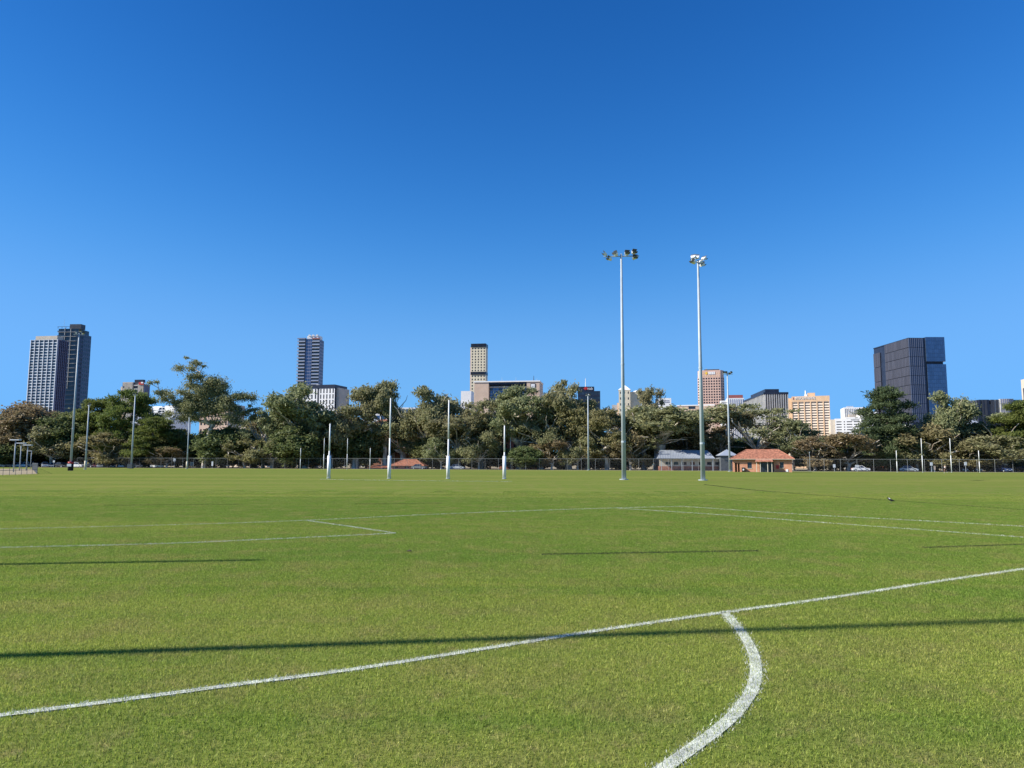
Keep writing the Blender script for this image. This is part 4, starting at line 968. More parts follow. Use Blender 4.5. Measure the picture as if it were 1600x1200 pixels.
def broad_clumps(seed, h=16, cr=7.5, n_=90, low=0.10):
    g = random.Random(seed); out = []; tries = 0
    while len(out) < n_ and tries < 4000:
        tries += 1
        d = Vector((g.gauss(0, 1), g.gauss(0, 1), g.gauss(0, 1))).normalized()*g.uniform(.5, 1)**.5
        p = Vector((d.x*cr*.82, d.y*cr*.82, h*(.54+.40*d.z)))
        if p.z < h*low: continue
        r_ = g.uniform(1.0, 1.9)*cr/7.5
        if any((p-Vector(o[:3])).length < 0.45*(r_+o[3]) for o in out): continue
        out.append((p.x, p.y, p.z, r_*1.15, r_*1.15, r_*.85))
    return out
def pine_clumps(seed, h=20, cr=7.0, n_=92, low=0.18, cone=0.35):
    g = random.Random(seed); out = []; tries = 0
    while len(out) < n_ and tries < 5000:
        tries += 1
        t = g.uniform(low, 1.0)
        prof = cr*(min(1.0, (t-low)/0.16+0.35))*((1-t)**cone+0.12)
        a = g.uniform(0, 6.283); rr = prof*g.uniform(.25, 1.0)
        r_ = g.uniform(.8, 1.6)*cr/7
        p = Vector((rr*math.cos(a), rr*math.sin(a), h*t*.95))
        if any((p-Vector(o[:3])).length < 0.46*(r_+o[3]) for o in out): continue
        out.append((p.x, p.y, p.z, r_*1.25, r_*1.25, r_*.72))
    return out
K = {}
for i in range(5): K['gum%d' % i] = make_kind(gum_clumps(100+i), 6.0+i*.5, 0.7, 270, 0.5, 'gum', 'leaf_gum', 'bark_gum', 100+i)
for i in range(3): K['brn%d' % i] = make_kind(gum_clumps(140+i, 19, 7.5, 90, .14), 5.2, 0.5, 260, 0.5, 'gum', 'leaf_brown', 'bark_gum', 140+i)
for i in range(3): K['low%d' % i] = make_kind(gum_clumps(150+i, 10.5, 6.0, 70, .10, .95), 2.6, 0.28, 210, 0.47, 'gum', ('leaf_brown', 'leaf_gum', 'leaf_brown')[i], 'bark_gum', 150+i)
K['lowb'] = make_kind(broad_clumps(206, 10, 6.0, 70), 1.8, 0.25, 250, 0.45, 'broad', 'leaf_green', 'bark_dark', 206)
K['sparse0'] = make_kind(gum_clumps(171, 19, 8, 62, .30, .7), 5.5, 0.42, 160, 0.48, 'gum', 'leaf_gum', 'bark_gum', 171)
K['sparse1'] = make_kind(gum_clumps(172, 19, 8, 56, .32, .7), 6.0, 0.42, 160, 0.48, 'gum', 'leaf_gum', 'bark_gum', 172)
for i in range(3): K['broad%d' % i] = make_kind(broad_clumps(200+i), 3.2, 0.4, 300, 0.48, 'broad', 'leaf_green' if i else 'leaf_brown', 'bark_dark', 200+i)
for i in range(2): K['pine%d' % i] = make_kind(pine_clumps(230+i), 5.0, 0.45, 320, 0.55, 'pine', 'leaf_pine', 'bark_dark', 230+i)
K['fir'] = make_kind(pine_clumps(250, 22, 7.0, 130, .08, .55), 4.0, 0.45, 220, 0.6, 'pine', 'leaf_fir', 'bark_dark', 250)
for i in range(3): K['shrub%d' % i] = make_kind(broad_clumps(260+i, 6, 5.0, 26, .04), 0.9, 0.16, 210, 0.5, 'broad', ('leaf_green', 'leaf_brown', 'leaf_gum')[i], 'bark_dark', 260+i)
def plant_tree(kind, x, ytop, hw, dD, label, name='tree', group='trees behind the boundary fence', cat='tree', rz=None):
    D = fence_d(x)+dD; k = K[kind]
    X = at(x, 700, D).x; h = topz(x, ytop, D); wm = 1.08*hw*D/F*math.sqrt(1+bear(x)**2)
    r = empty(name, (X, D, 0), random.uniform(0, 6.28) if rz is None else rz, label, cat, group)
    r.scale = (wm/k.w, wm/k.w, h/k.h)
    link('trunk', k.trunk, r); link('crown', k.crown, r)
    return r
T = plant_tree
G, E, P_ = 'gum_tree', 'evergreen_tree', 'pine_tree'
# left of the tall gum
T('broad0', -6, 654, 42, 16, 'brown-green bushy tree cut by the left edge', E)
T('broad0', 45, 637, 40, 15, 'rounded brown-olive tree below the white-finned tower', E)
T('lowb', 14, 692, 34, 6, 'low yellow-green tree behind the flat-headed lamp posts', E)
T('low1', 82, 668, 34, 8, 'low olive tree left of the tall padded light pole', G)
T('broad2', 108, 648, 38, 18, 'olive tree under the dark glass tower', E)
T('pine0', 152, 627, 34, 20, 'green-topped pine right of the dark glass tower', P_)
T('pine1', 203, 615, 36, 14, 'tall bright green pine in front of the beige tower block', P_)
T('low2', 166, 680, 36, 5, 'low brown gum between two slim light poles at left', G)
T('pine0', 244, 655, 34, 8, 'dark green pine below the white block with grey roof', P_)
T('low0', 262, 700, 24, 5, 'small dark gum left of the pale light pole', G)
T('lowb', 276, 676, 34, 14, 'dark tree in shade under the left limbs of the tall gum', E)
T('lowb', 352, 672, 42, 12, 'dark dense tree under the right limbs of the tall gum', E)
# centre
T('sparse0', 412, 636, 27, 12, 'thin open-crowned gum right of the tall spreading gum', G)
T('low0', 383, 686, 32, 5, 'low grey-green gum right of the tall gum trunk', G)
T('low1', 425, 690, 34, 6, 'low gum with pale stems left of the far short goal post', G)
T('gum2', 474, 607, 50, 10, 'broad gum in front of the balcony tower and white flats', G)
T('lowb', 470, 668, 44, 7, 'dark green round tree behind the far left goal posts', E)
T('gum3', 515, 652, 34, 12, 'gum just right of the white flats, half hidden', G)
T('gum1', 556, 610, 42, 14, 'gum with forked pale limbs right of the white flats', G)
T('lowb', 560, 664, 44, 18, 'dark green round tree between the far goal posts and the tall near post', E)
T('gum4', 602, 600, 30, 16, 'tall-topped gum behind the left tall goal post', G)
T('gum0', 630, 655, 38, 18, 'gum with white bent limb right of the left tall goal post', G)
T('gum2', 664, 613, 44, 14, 'dense rounded gum left of the right tall goal post', G)
T('lowb', 676, 686, 30, 15, 'small green tree in front of the red roofs', E)
T('gum3', 715, 650, 36, 10, 'gum just right of the right tall goal post', G)
T('sparse1', 752, 627, 38, 16, 'gum with twisted white branches below the cream tower', G)
T('gum0', 813, 608, 44, 12, 'big gum covering the recessed glass block', G)
T('lowb', 822, 700, 28, 5, 'small green tree right of the rightmost near goal post', E)
T('gum4', 845, 640, 36, 10, 'gum below the crest on the stone block', G)
T('gum2', 888, 603, 40, 14, 'tall gum left of the dark stepped block', G)
T('brn0', 918, 625, 36, 12, 'brown-tinged gum in front of the dark stepped block', G)
T('brn2', 948, 642, 40, 8, 'brown bushy gum left of the nearest floodlight tower', G)
T('gum1', 1006, 611, 27, 22, 'dark gum rising beside the cream pyramid roof', G)
T('gum3', 1030, 638, 58, 15, 'large gum with pale limbs between the two tall towers', G)
T('brn1', 1080, 662, 34, 24, 'brown gum below the beige block with dark window', G)
T('brn2', 1122, 640, 42, 22, 'brown gum above the small grey gable', G)
T('sparse0', 1180, 632, 56, 20, 'open gum with bright white branches above the pavilion', G, rz=1.0)
T('gum4', 1236, 660, 36, 16, 'gum below the tan block, right of the pavilion roof', G)
T('low2', 1272, 686, 32, 8, 'low brown gum right of the pavilion', G)
T('low0', 1325, 680, 44, 9, 'rusty brown gum with a white trunk below the white blocks', G)
T('fir', 1389, 611, 44, 12, 'tall dark conical pine in front of the big dark tower', P_)
T('low1', 1432, 690, 30, 10, 'low brown gum behind the tall right goal post', G)
T('gum2', 1478, 620, 33, 14, 'gum right of the big dark tower', G)
T('low2', 1455, 668, 40, 9, 'brown gum with a leaning pale limb at the right', G)
T('sparse1', 1508, 664, 36, 16, 'open gum left of the dark slatted block', G)
T('low0', 1500, 690, 34, 7, 'low tangled gum behind the rightmost tall goal post', G)
T('gum0', 1562, 650, 38, 12, 'grey-green gum below the dark slatted block', G)
T('pine0', 1607, 630, 38, 9, 'dark green pine cut by the right edge', P_)
T('low1', 1568, 684, 40, 6, 'low gum behind the blue car at the right', G)
T('pine1', 1640, 650, 40, 8, 'dark pine just outside the right edge', P_)
T('low1', 690, 686, 26, 5, 'low olive gum just left of the right tall goal post', G)
T('low1', 748, 678, 28, 6, 'low pale olive gum between the right tall post and the rightmost near post', G)
T('low0', 862, 690, 26, 5, 'low brownish gum left of the slim centre light pole', G)
T('low1', 902, 684, 26, 6, 'low olive gum touching the slim centre light pole', G)
T('low2', 985, 678, 28, 6, 'low gum just right of the left nearest tower', G)
# the tall spreading gum, clump by clump
TD = fence_d(320)+6
def tg(px, py): p = at(180+px/5.7125, 540+py/5.7125, TD); return p
tb = at(318, 731, TD)
tc_ = []
for (px, py, rx, ry) in [(645,115,22,14),(710,130,15,8),(735,165,50,22),(800,188,25,12),(600,215,45,35),(670,210,45,40),(750,285,50,40),(690,365,70,38),(890,330,85,50),(965,375,55,48),(820,360,50,42),
        (350,345,28,20),(395,335,26,18),(415,430,55,42),(440,490,45,32),(520,470,42,32),(620,430,50,35),(590,520,65,45),(680,470,66,45),(760,480,76,50),(850,440,76,48),(940,430,66,42),(930,500,82,45),
        (1080,455,55,38),(1150,462,60,36),(1215,470,40,42),(1220,545,20,16),(1120,605,66,42),(1000,560,56,45),(640,590,76,45),(560,570,48,36),(720,640,66,36),(1040,650,56,40),(1100,690,46,36),(500,620,46,36),(870,690,55,30),(600,660,50,36),(960,640,40,26),(700,560,80,60),(820,540,90,60),(900,580,80,55),(780,420,70,50),(860,380,60,45),(1010,490,60,45),(690,530,60,50),(800,600,60,40),(1060,560,50,40),(540,520,45,35),(700,300,45,35)]:
    p = tg(px, py); s = TD/F/5.7125
    dep = random.uniform(-3.2, 3.2)
    tc_.append((p.x-tb.x, dep, p.z, rx*s*1.14, (rx+ry)*0.5*s*1.3, ry*s*1.15))
    if rx > 48: tc_.append((p.x-tb.x+random.uniform(-1, 1), -dep*0.9+random.uniform(-1.5, 1.5), p.z+random.uniform(-.6, .2), rx*s*.9, ry*s*1.1, ry*s*.9))
K['tallgum'] = make_kind(tc_, 8.5, 0.7, 620, 0.45, 'gum', 'leaf_gum', 'bark_gum', 300, (0.6, 0))
r = empty('gum_tree', (tb.x, TD, 0), 0, 'tallest gum with wide spreading limbs and separate leaf clumps, left of centre', 'tree', 'trees behind the boundary fence')
link('trunk', K['tallgum'].trunk, r); link('crown', K['tallgum'].crown, r)
# understorey
x = -20
while x < 1640:
    kind = random.choice(['shrub0', 'shrub0', 'shrub1', 'shrub2'])
    if not (1025 < x < 1112 or 1140 < x < 1240 or 585 < x < 665):
        T(kind, x, random.uniform(700, 712), random.uniform(24, 34), random.uniform(26, 34), 'dark leafy shrub in the shade under the gum trees', 'understorey_shrub', 'shrubs under the gum trees', 'shrub')
    x += random.uniform(26, 36)
x = -30
while x < 1650:
    mid_ = 390 < x < 1030
    T(random.choice(['brn0', 'brn1', 'brn2', 'gum1'] if mid_ else ['broad1', 'broad2', 'broad0']), x, random.uniform(648, 672) if mid_ else random.uniform(676, 694), random.uniform(32, 44), random.uniform(34, 60), 'bushy tree in the second row behind the gums', 'background_tree', 'second row of trees behind the gums', 'tree')
    x += random.uniform(44, 60)
# ------------------------------------------------------------------ brick pavilion
D = 172.0
a, b_ = at(1144.5, 720, D), at(1231.5, 720, D)
W_ = (b_.x-a.x)*1.0; pav = empty('brick_pavilion', (a.x, D, 0), R(-20), 'orange brick pavilion with hipped terracotta roof and cream posted porch', 'pavilion')
wl_ = MB(); ze = 2.75
hol = [(W_*.255, W_*.33, .85, 2.15), (W_*.80, W_*.865, .95, 2.2), (W_*.46, W_*.70, 0, 2.25), (W_*.04, W_*.075, 0, 2.0), (W_*.09, W_*.12, 0, 2.0)]
wallgrid(wl_, 0, W_, 0, 0, ze, hol)
wl_.box(0, .25, .252, 7.5, 0, ze).box(W_-.25, W_, .252, 7.5, 0, ze).box(.252, W_-.252, 7.25, 7.5, 0, ze)
wl_.build('wall', M['brick'], pav)
for h in hol[:2]:
    wd = box(pav, 'window', M['glass_dark'], h[0]+.06, h[1]-.06, .12, .15, h[2]+.06, h[3]-.06)
    fr = MB()
    for z in (h[2], h[3]-.07): fr.box(h[0]+.002, h[1]-.002, .06, .17, z+.002, z+.068)
    for x_ in (h[0], h[1]-.07): fr.box(x_+.002, x_+.068, .06, .17, h[2]+.07, h[3]-.07)
    fr.build('frame', M['steel_dark'], wd)
    box(wd, 'sill', M['timber'], h[0]-.08, h[1]+.08, -.08, .05, h[2]-.09, h[2]-.005)
box(pav, 'porch_back_wall', M['steel_dark'], W_*.462, W_*.698, .26, .30, 0, 2.24)
for x_ in (.50, .565, .63): box(pav, 'door', M['glass_dark'], W_*x_, W_*(x_+.05), .2, .255, .02, 2.1)
for x_ in (.40, .462, .585, .655): box(pav, 'porch_post', M['timber'], W_*x_+.1, W_*x_+.24, -1.4, -1.26, 0, 2.35)
box(pav, 'eaves', M['steel_dark'], -.5, W_+.5, -.5, 8.0, ze, ze+.12)
zr = topz(1185, 702.5, D)
def hip(root, name, x0, x1, y0, y1, z0, z1, inset, m):
    """a hipped roof laid in courses of tiles, each course stepping a little proud of the next"""
    b = MB(); nC = 12
    ym = (y0+y1)/2
    for k in range(nC):
        t0, t1 = k/nC, (k+1)/nC
        def ring(t, dz): 
            return [(x0+(inset)*t, y0+(ym-y0)*t, z0+(z1-z0)*t+dz), (x1-inset*t, y0+(ym-y0)*t, z0+(z1-z0)*t+dz), (x1-inset*t, y1-(y1-ym)*t, z0+(z1-z0)*t+dz), (x0+inset*t, y1-(y1-ym)*t, z0+(z1-z0)*t+dz)]
        A, B = ring(t0, 0.06), ring(t1, 0.0)
        b.add(A+B, [(i, (i+1) % 4, 4+(i+1) % 4, 4+i) for i in range(4)])
        if k: b.add(ring(t0, 0.0)+A, [(i, (i+1) % 4, 4+(i+1) % 4, 4+i) for i in range(4)])
    o = b.build(name, m, root)
    MB().tube((x0+inset, ym, z1), (x1-inset, ym, z1), .12, .12, 8).build('ridge_cap', m, o)
    for (xa, ya, xb) in ((x0, y0, x0+inset), (x1, y0, x1-inset)): MB().tube((xa, ya, z0+.05), (xb, ym, z1), .10, .10, 6).build('hip_cap', m, o)
    return o
hip(pav, 'roof', -.62, W_+.62, -.62, 8.12, ze+.12, zr, W_*.27, M['terracotta'])
pr = MB(); xa, xb = W_*.39, W_*.69
pr.add([(xa, -1.75, 2.36), (xb, -1.75, 2.36), (xb-.5, 1.6, ze+1.15), (xa+.5, 1.6, ze+1.15), (xa, -1.75, 2.28), (xb, -1.75, 2.28), (xb, .2, 2.28), (xa, .2, 2.28)],
       [(0, 1, 2, 3), (4, 5, 1, 0), (7, 6, 5, 4), (1, 5, 6, 2), (0, 3, 7, 4)])
pr.build('porch_roof', M['terracotta'], pav)
box(pav, 'gutter', M['timber'], -.66, W_+.66, -.72, -.625, ze+.06, ze+.16)
box(pav, 'notice_board', M['red'], W_*.735, W_*.785, -.06, -.005, .75, 1.55)
box(pav, 'meter_box', M['signwhite'], W_*.895, W_*.935, -.1, -.005, .1, .65)
# small items standing against the pavilion
p = at(1161.5, 737, D-1.2)
bn = empty('wheelie_bin', (p.x, D-1.2, 0), R(-14), 'dark bin with white side standing against the pavilion front wall', 'bin')
MB().prism([(-.26, -.3), (.26, -.3), (.26, .3), (-.26, .3)], .12, .95, 0, [(-.31, -.36), (.31, -.36), (.31, .36), (-.31, .36)]).build('body', M['black'], bn)
box(bn, 'lid', M['steel_dark'], -.33, .33, -.4, .4, .955, 1.02)
box(bn, 'sticker', M['signwhite'], -.16, .16, -.385, -.355, .35, .7)
for s in (-1, 1): MB().tube((s*.2, .34, .12), (s*.28, .34, .12), .12, .12, 10).build('wheel', M['black'], bn)
# ------------------------------------------------------------------ metal-roofed shed behind the fence
D = fence_d(1070)+4
a, b_ = at(1030, 720, D), at(1128, 720, D); W_ = b_.x-a.x
sh = empty('shed', (a.x, D, 0), R(-4), 'long white and brick shed with grey metal roof behind the fence', 'shed')
zt = topz(1070, 703, D); ze = topz(1070, 715.5, D)
box(sh, 'brick_base', M['brickdark'], 0, W_, 0, 8, 0, 1.15)
wb = MB(); hol = [(W_*(.1+.13*i), W_*(.17+.13*i), 1.5, 2.35) for i in range(7)]
wallgrid(wb, 0.05, W_-.05, .05, 1.152, ze, hol); wb.build('wall', M['beige'], sh)
for h in hol: box(sh, 'window', M['glass_dark'], h[0]+.02, h[1]-.02, .2, .24, h[2]+.02, h[3]-.02)
MB().add([(-.5, -1.6, ze-.15), (W_*.86, -1.6, ze-.15), (W_*.80, 4, zt), (.8, 4, zt), (-.5, 9, ze-.15), (W_*.86, 9, ze-.15)], [(0, 1, 2, 3), (3, 2, 5, 4), (0, 3, 4), (1, 5, 2)]).build('roof', M['greyroof'], sh)
rb_ = MB()
for i in range(34):
    t = i/33; rb_.tube((-.45+(W_*.86+.4)*t, -1.58, ze-.10), (.85+(W_*.80-.9)*t, 4, zt+.03), .035, .035, 4, 0, False)
rb_.build('roof_rib', M['greyroof'], sh)
box(sh, 'side_roof', M['greyroof'], W_*.86, W_*1.02, -1.0, 6, ze-.25, ze-.13)
box(sh, 'gutter', M['steel_dark'], -.5, W_*.86, -1.72, -1.605, ze-.26, ze-.14)
for i in range(6): box(sh, 'verandah_post', M['galv'], W_*(.02+.16*i), W_*(.02+.16*i)+.14, -1.5, -1.36, 0, ze-.27)
# small gabled shelter right of the shed
D = fence_d(1136)+4
p = at(1136, 720, D); gz = topz(1136, 702, D); ez = topz(1136, 712, D)
gs = empty('gabled_shelter', (p.x, D, 0), R(-3), 'small dark shelter with pale pyramid roof beside the pavilion', 'shelter')
box(gs, 'wall', M['steel_dark'], -2.0, 2.0, -1.6, 1.6, 0, ez)
MB().add([(-2.6, -2.2, ez), (2.6, -2.2, ez), (2.6, 2.2, ez), (-2.6, 2.2, ez), (0, 0, gz)], [(0, 1, 4), (1, 2, 4), (2, 3, 4), (3, 0, 4), (3, 2, 1, 0)]).build('roof', M['greyroof'], gs)
# red roofed houses glimpsed behind the trees
def cottage(x0, x1, yr, ye, dD, label, wall='brickdark', roof='terracotta', rz=-6):
    D = fence_d((x0+x1)/2)+dD; a, b_ = at(x0, 720, D), at(x1, 720, D); W_ = b_.x-a.x
    r = empty('house', (a.x, D, 0), R(rz), label, 'house', 'houses behind the trees')
    ze, zr = topz((x0+x1)/2, ye, D), topz((x0+x1)/2, yr, D)
    wb = MB(); nW = max(2, int(W_/3.2)); hol = [(W_*(i+.3)/nW, W_*(i+.7)/nW, ze*.35, ze*.8) for i in range(nW)]
    wallgrid(wb, 0, W_, 0, 0, ze, hol); wb.box(0, .25, .252, 8, 0, ze).box(W_-.25, W_, .252, 8, 0, ze); wb.build('wall', M[wall], r)
    for h in hol: box(r, 'window', M['glass_dark'], h[0]+.02, h[1]-.02, .12, .16, h[2]+.02, h[3]-.02)
    hip(r, 'roof', -.5, W_+.5, -.5, 8.5, ze+.002, zr, min(W_*.35, 4.5), M[roof])
cottage(610, 662, 718, 728, 4, 'low red tiled house right of the left tall goal post')
cottage(578, 606, 727.5, 731, 5, 'very low red roof left of the left tall goal post')
cottage(570, 650, 655, 668, 40, 'tall red brick building glimpsed through the gums at centre', 'brickdark', 'terracotta')
cottage(780, 850, 672, 684, 45, 'red brick building glimpsed right of the rightmost near goal post')
cottage(1405, 1442, 722, 729, 14, 'red roofed cottage behind the short right goal post')
cottage(1362, 1392, 729, 733, 14, 'low orange cottage under the dark conical pine')
# ------------------------------------------------------------------ parked cars
def carpaint(name, col):
    m = mat(name, col, 0.3, 0.04, 1.0, 0.0, 0.6); b = m.node_tree.nodes['Principled BSDF']; b.inputs['Coat Weight'].default_value = 0.6; return m
CP = {k: carpaint('car_paint_'+k, c) for k, c in dict(white=(.78, .78, .78), silver=(.42, .45, .48), black=(.02, .02, .023), blue=(.03, .05, .13), paleblue=(.42, .56, .64), red=(.30, .03, .03), grey=(.16, .17, .18)).items()}
def car(x, by, dD, yaw, paint, label, suv=False, L=4.4, W=1.8, H=1.5):
    if suv: L, W, H = 4.7, 1.9, 1.75
    D = fence_d(x)+dD; p = at(x, by, D)
    r = empty('parked_car', (p.x, D, 0.004), R(yaw), label, 'car', 'cars parked beyond the field')
    h2, w2 = L/2, W/2; belt = H*.60
    prof = [(-h2, .30), (-h2+.02, .55), (-h2+.12, belt*.86), (-h2+1.15, belt), (h2-.35, belt*1.02), (h2-.04, belt*.92), (h2, .5), (h2-.03, .28)]
    b = MB(); nP = len(prof)
    v = []
    for xx, sq in ((-w2, .97), (-w2*.9, 1.0), (w2*.9, 1.0), (w2, .97)):
        for (yy, zz) in prof: v.append((xx, yy*sq, zz if sq == 1.0 else .28+(zz-.28)*.94))
    f = []
    for k in range(3):
        for i in range(nP): f.append((k*nP+i, (k+1)*nP+i, (k+1)*nP+(i+1) % nP, k*nP+(i+1) % nP))
    f += [tuple(range(nP)), tuple(reversed(range(3*nP, 4*nP)))]
    b.add(v, f); b.build('body', CP[paint], r)
    # cabin: tapered glasshouse with roof and pillars
    y0, y1 = -h2+1.1, h2-(.35 if suv else .55); ty0, ty1 = y0+.75, y1-(.25 if suv else .6)
    lo = [(-w2*.93, y0), (w2*.93, y0), (w2*.93, y1), (-w2*.93, y1)]; hi = [(-w2*.74, ty0), (w2*.74, ty0), (w2*.74, ty1), (-w2*.74, ty1)]
    MB().prism(lo, belt*.97, H-.05, 0, hi).build('windows', M['glass_dark'], r)
    ro = MB().prism([(x_*1.03, y_*1.01) for x_, y_ in hi], H-.055, H, 0, [(x_*.9, y_*.96) for x_, y_ in hi])
    for (lx, ly), (hx, hy) in zip(lo, hi): ro.tube((lx, ly, belt*.97), (hx*1.01, hy, H-.05), .05, .045, 4)
    for s in (-1, 1): ro.tube((s*w2*.94, (y0+y1)/2, belt*.97), (s*w2*.75, (ty0+ty1)/2, H-.05), .045, .04, 4)
    ro.build('roof', CP[paint], r)
    for s in (-1, 1):
        for yy in (-h2+.85, h2-.8):
            wh = MB().tube((s*(w2-.2), yy, .33), (s*(w2+.01), yy, .33), .33, .33, 16).build('wheel', M['black'], r)
            MB().tube((s*(w2+.005), yy, .33), (s*(w2+.025), yy, .33), .2, .18, 10).build('rim', M['galv'], wh)
        box(r, 'headlight', M['signwhite'], s*w2*.62-.18, s*w2*.62+.18, -h2-.01, -h2+.08, .58, .72)
        box(r, 'tail_light', M['red'], s*w2*.72-.12, s*w2*.72+.12, h2-.05, h2+.02, .62, .82)
        box(r, 'mirror', CP[paint], s*(w2+.09)-.09, s*(w2+.09)+.09, y0+.35, y0+.45, belt, belt+.14)
    box(r, 'number_plate', M['signwhite'], -.22, .22, -h2-.03, -h2-.005, .42, .53)
car(2, 729, 4, 5, 'white', 'white car cut by the left edge', True)
car(10, 729, 4, -4, 'white', 'white car just right of the one at the left edge')
car(26, 729, 4, 20, 'paleblue', 'pale blue car behind the middle flat-headed lamp post')
car(35, 729, 4, 8, 'silver', 'silver car left of the right flat-headed lamp post', True)
car(43, 729, 4, -6, 'paleblue', 'pale blue van-like car behind the upright bar fence', True)
car(58, 729, 4, 10, 'black', 'black car right of the upright bar fence')
car(70, 729.5, 3, 35, 'silver', 'silver four wheel drive left of the padded pole', True)
car(84, 729, 4, 10, 'grey', 'grey car half hidden left of the padded pole')
car(96, 729.5, 3, 60, 'black', 'black hatchback just left of the padded pole', True)
car(122, 729.5, 3, 75, 'white', 'white wagon right of the padded pole', True)
car(142, 729, 4, 60, 'black', 'black car right of the white footed pole')
car(151, 729, 5, 12, 'red', 'dark red car beside the pale trunk')
car(160, 729, 4, 10, 'silver', 'silver car under the low brown gum', True)
car(174, 729, 4, 40, 'black', 'dark car under the low brown gum')
car(192, 729, 4, 12, 'silver', 'silver car left of the pole with a dark cabinet')
car(214, 729, 4, 50, 'grey', 'grey car right of the pole with a dark cabinet')
car(245.5, 729, 5, 65, 'white', 'lone white hatchback behind the fence left of the tall gum')
car(1345, 736, 6, 78, 'white', 'low white car below the rusty brown gum')
car(1420, 736, 6, 70, 'silver', 'silver car between the two left goal posts at right')
car(1499, 736, 6, 8, 'black', 'black car left of the black four wheel drive')
car(1520, 736, 6, 4, 'black', 'black four wheel drive with pale roof beside the rightmost goal post', True)
car(1567, 736, 4, 6, 'blue', 'dark blue four wheel drive near the right edge', True)
car(1599, 736, 4, 10, 'black', 'black car cut by the right edge')
car(655, 732, 4, 75, 'grey', 'dark car behind the fence near the red roofs')
car(715, 732, 4, 75, 'silver', 'silver car behind the fence right of the right tall goal post')
# ------------------------------------------------------------------ small signs
def sign(x, by, yc, dD, w, h, label, m='signwhite'):
    D = fence_d(x)+dD; p = at(x, by, D); z = topz(x, yc, D)
    r = empty('road_sign', (p.x, D, 0), 0, label, 'sign', 'small signs along the fence')
    MB().tube((0, 0.05, 0), (0, 0.05, z+h/2), .04, .04, 6).build('post', M['galv'], r)
    box(r, 'plate', M[m], -w/2, w/2, -.02, .004, z-h/2, z+h/2)
    box(r, 'plate_edge', M['galv'], -w/2-.03, w/2+.03, .005, .02, z-h/2-.03, z+h/2+.03)
sign(272, 730, 718.5, 2, .7, .9, 'white sign on a post left of the pale light pole')
sign(299.5, 731, 725, -1, 1.0, 1.1, 'greenish white board by the fence right of the pale light pole', 'glass_teal')
sign(331.5, 731, 724.5, -1, .5, 1.3, 'narrow white board on a post under the tall gum')
sign(1304, 737, 728, -1, .6, .8, 'small white sign below the white trunk')
sign(1339.5, 737, 728.5, 1, .9, .6, 'small white sign above the low white car')
sign(1456, 738, 725, -1, .6, .8, 'white sign right of the tall goal post at right')
sign(1461, 738, 731, -1, .35, .9, 'pinkish low board beside the white sign at right', 'pinkstone')
sign(1509.5, 738, 724.5, -1, .6, .8, 'white sign left of the rightmost goal post')
sign(83.5, 731, 721, -1, .6, .6, 'small round-looking white sign in front of the left cars')
sign(1266, 737, 707, -3, .12, .3, 'plain slim pole beside the pavilion')
# ------------------------------------------------------------------ runner near the far right goal
def skin_body(name, verts, edges, radii, root_i, m, parent, sub=2):
    me = bpy.data.meshes.new(name); me.from_pydata(verts, edges, []); me.materials.append(m)
    o = link(name, me, parent)
    sk = o.modifiers.new('skin', 'SKIN'); sk.use_smooth_shade = True
    for i, r_ in enumerate(radii):
        rr = r_ if isinstance(r_, tuple) else (r_, r_)
        me.skin_vertices[0].data[i].radius = rr; me.skin_vertices[0].data[i].use_root = (i == root_i)
    sb = o.modifiers.new('sub', 'SUBSURF'); sb.levels = sub; sb.render_levels = sub
    return o
D = 160; p = at(1477.5, 740, D)
pe = empty('person', (p.x, D, 0), R(-55), 'person in dark top and shorts with white shoes jogging on the grass at right', 'person')
bv = [(0, 0, .95), (0, -.03, 1.15), (0, -.08, 1.40), (0, -.12, 1.52), (0, -.15, 1.60), (0, -.17, 1.70),
      (-.10, 0, .90), (-.11, -.30, .62), (-.11, -.18, .22), (-.11, -.30, .17),
      (.10, .02, .90), (.11, .12, .52), (.11, .42, .38), (.11, .46, .28),
      (-.20, -.07, 1.40), (-.26, .12, 1.18), (-.24, -.10, 1.08), (-.23, -.17, 1.06),
      (.20, -.07, 1.40), (.27, -.24, 1.20), (.20, -.42, 1.32), (.19, -.49, 1.36)]
be = [(0,1),(1,2),(2,3),(3,4),(4,5),(0,6),(6,7),(7,8),(8,9),(0,10),(10,11),(11,12),(12,13),(2,14),(14,15),(15,16),(16,17),(2,18),(18,19),(19,20),(20,21)]
br = [(.15,.11),(.14,.10),(.16,.11),.055,.085,.08,.095,.062,.042,.035,.095,.062,.042,.035,.06,.042,.034,.03,.06,.042,.034,.03]
skin_body('body', bv, be, br, 0, M['skin'], pe)
skin_body('shirt', [bv[0], bv[1], bv[2], (-.19,-.07,1.40), (-.24,.05,1.27), (.19,-.07,1.40), (.245,-.17,1.28)], [(0,1),(1,2),(2,3),(3,4),(2,5),(5,6)], [(.165,.125),(.16,.118),(.175,.125),.072,.058,.072,.058], 0, M['navy'], pe)
skin_body('shorts', [(0,0,.98), (-.10,0,.90), (-.108,-.19,.72), (.10,.02,.90), (.108,.08,.68)], [(0,1),(1,2),(0,3),(3,4)], [(.17,.13),.112,.09,.112,.09], 0, M['black'], pe)
box(pe, 'shirt_panel', M['signwhite'], -.1, .1, -.225, -.205, 1.16, 1.36)
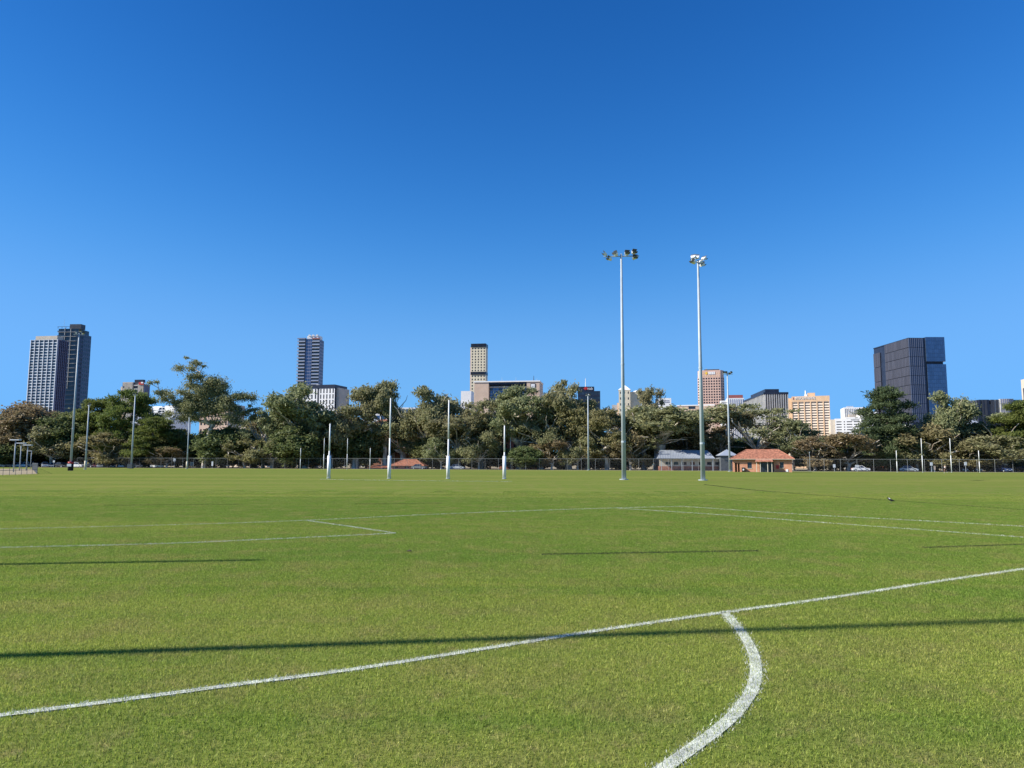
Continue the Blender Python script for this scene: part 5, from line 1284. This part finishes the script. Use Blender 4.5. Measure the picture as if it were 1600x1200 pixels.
for (sx, sy, sz) in ((-.11, -.30, .13), (.11, .46, .22)):
    skin_body('shoe', [(sx, sy+.08, sz-.03), (sx, sy-.12, sz-.08)], [(0, 1)], [.055, .05], 0, M['signwhite'], pe, 1)
MB().tube((0, -.165, 1.69), (0, -.17, 1.80), .095, .05, 10).build('hair', M['steel_dark'], pe, True)
# ------------------------------------------------------------------ magpie on the grass
p = gr(1392.5, 786.5)
bd = empty('magpie', (p.x, p.y, 0), R(150), 'black and white bird standing on the grass at the right', 'bird')
skin_body('body', [(0, 0, .17), (.08, 0, .20), (.12, 0, .255), (.145, 0, .285), (.185, 0, .283), (.215, 0, .278), (-.09, 0, .145), (-.2, 0, .125)], [(0,1),(1,2),(2,3),(3,4),(4,5),(0,6),(6,7)], [.06, .05, .034, .032, .014, .004, .042, (.03, .008)], 0, M['black'], bd)
skin_body('white_nape', [(.02, 0, .215), (.085, 0, .245), (.12, 0, .285)], [(0,1),(1,2)], [(.03, .02), .034, .025], 0, M['signwhite'], bd, 1)
for s in (-1, 1):
    skin_body('wing', [(.06, s*.05, .19), (-.05, s*.055, .165), (-.15, s*.02, .14)], [(0,1),(1,2)], [(.015, .04), (.015, .035), (.008, .012)], 0, M['black'], bd, 1)
    MB().tube((.0, s*.025, .13), (.01, s*.03, .0), .008, .006, 6).tube((.01, s*.03, .006), (.05, s*.035, .003), .006, .004, 5).tube((.01, s*.03, .006), (-.025, s*.03, .003), .005, .003, 5).build('leg', M['steel_dark'], bd)
bd.scale = (.8, .8, .8)
# fallen bark scrap on the grass
p = gr(638, 863)
sc = MB()
for i in range(7):
    a = random.uniform(0, 6.28); r0 = random.uniform(.005, .03); L = random.uniform(.03, .06)
    q = Vector((math.cos(a)*r0, math.sin(a)*r0, .028)); e = q+Vector((math.cos(a+.6)*L, math.sin(a+.6)*L, random.uniform(-.01, .02)))
    sc.tube(q, e, .012, .004, 5)
o = sc.build('bark_scrap', M['bark_dark']); o.location = p; tag(o, 'small dark scrap of bark lying on the grass left of centre', 'debris')
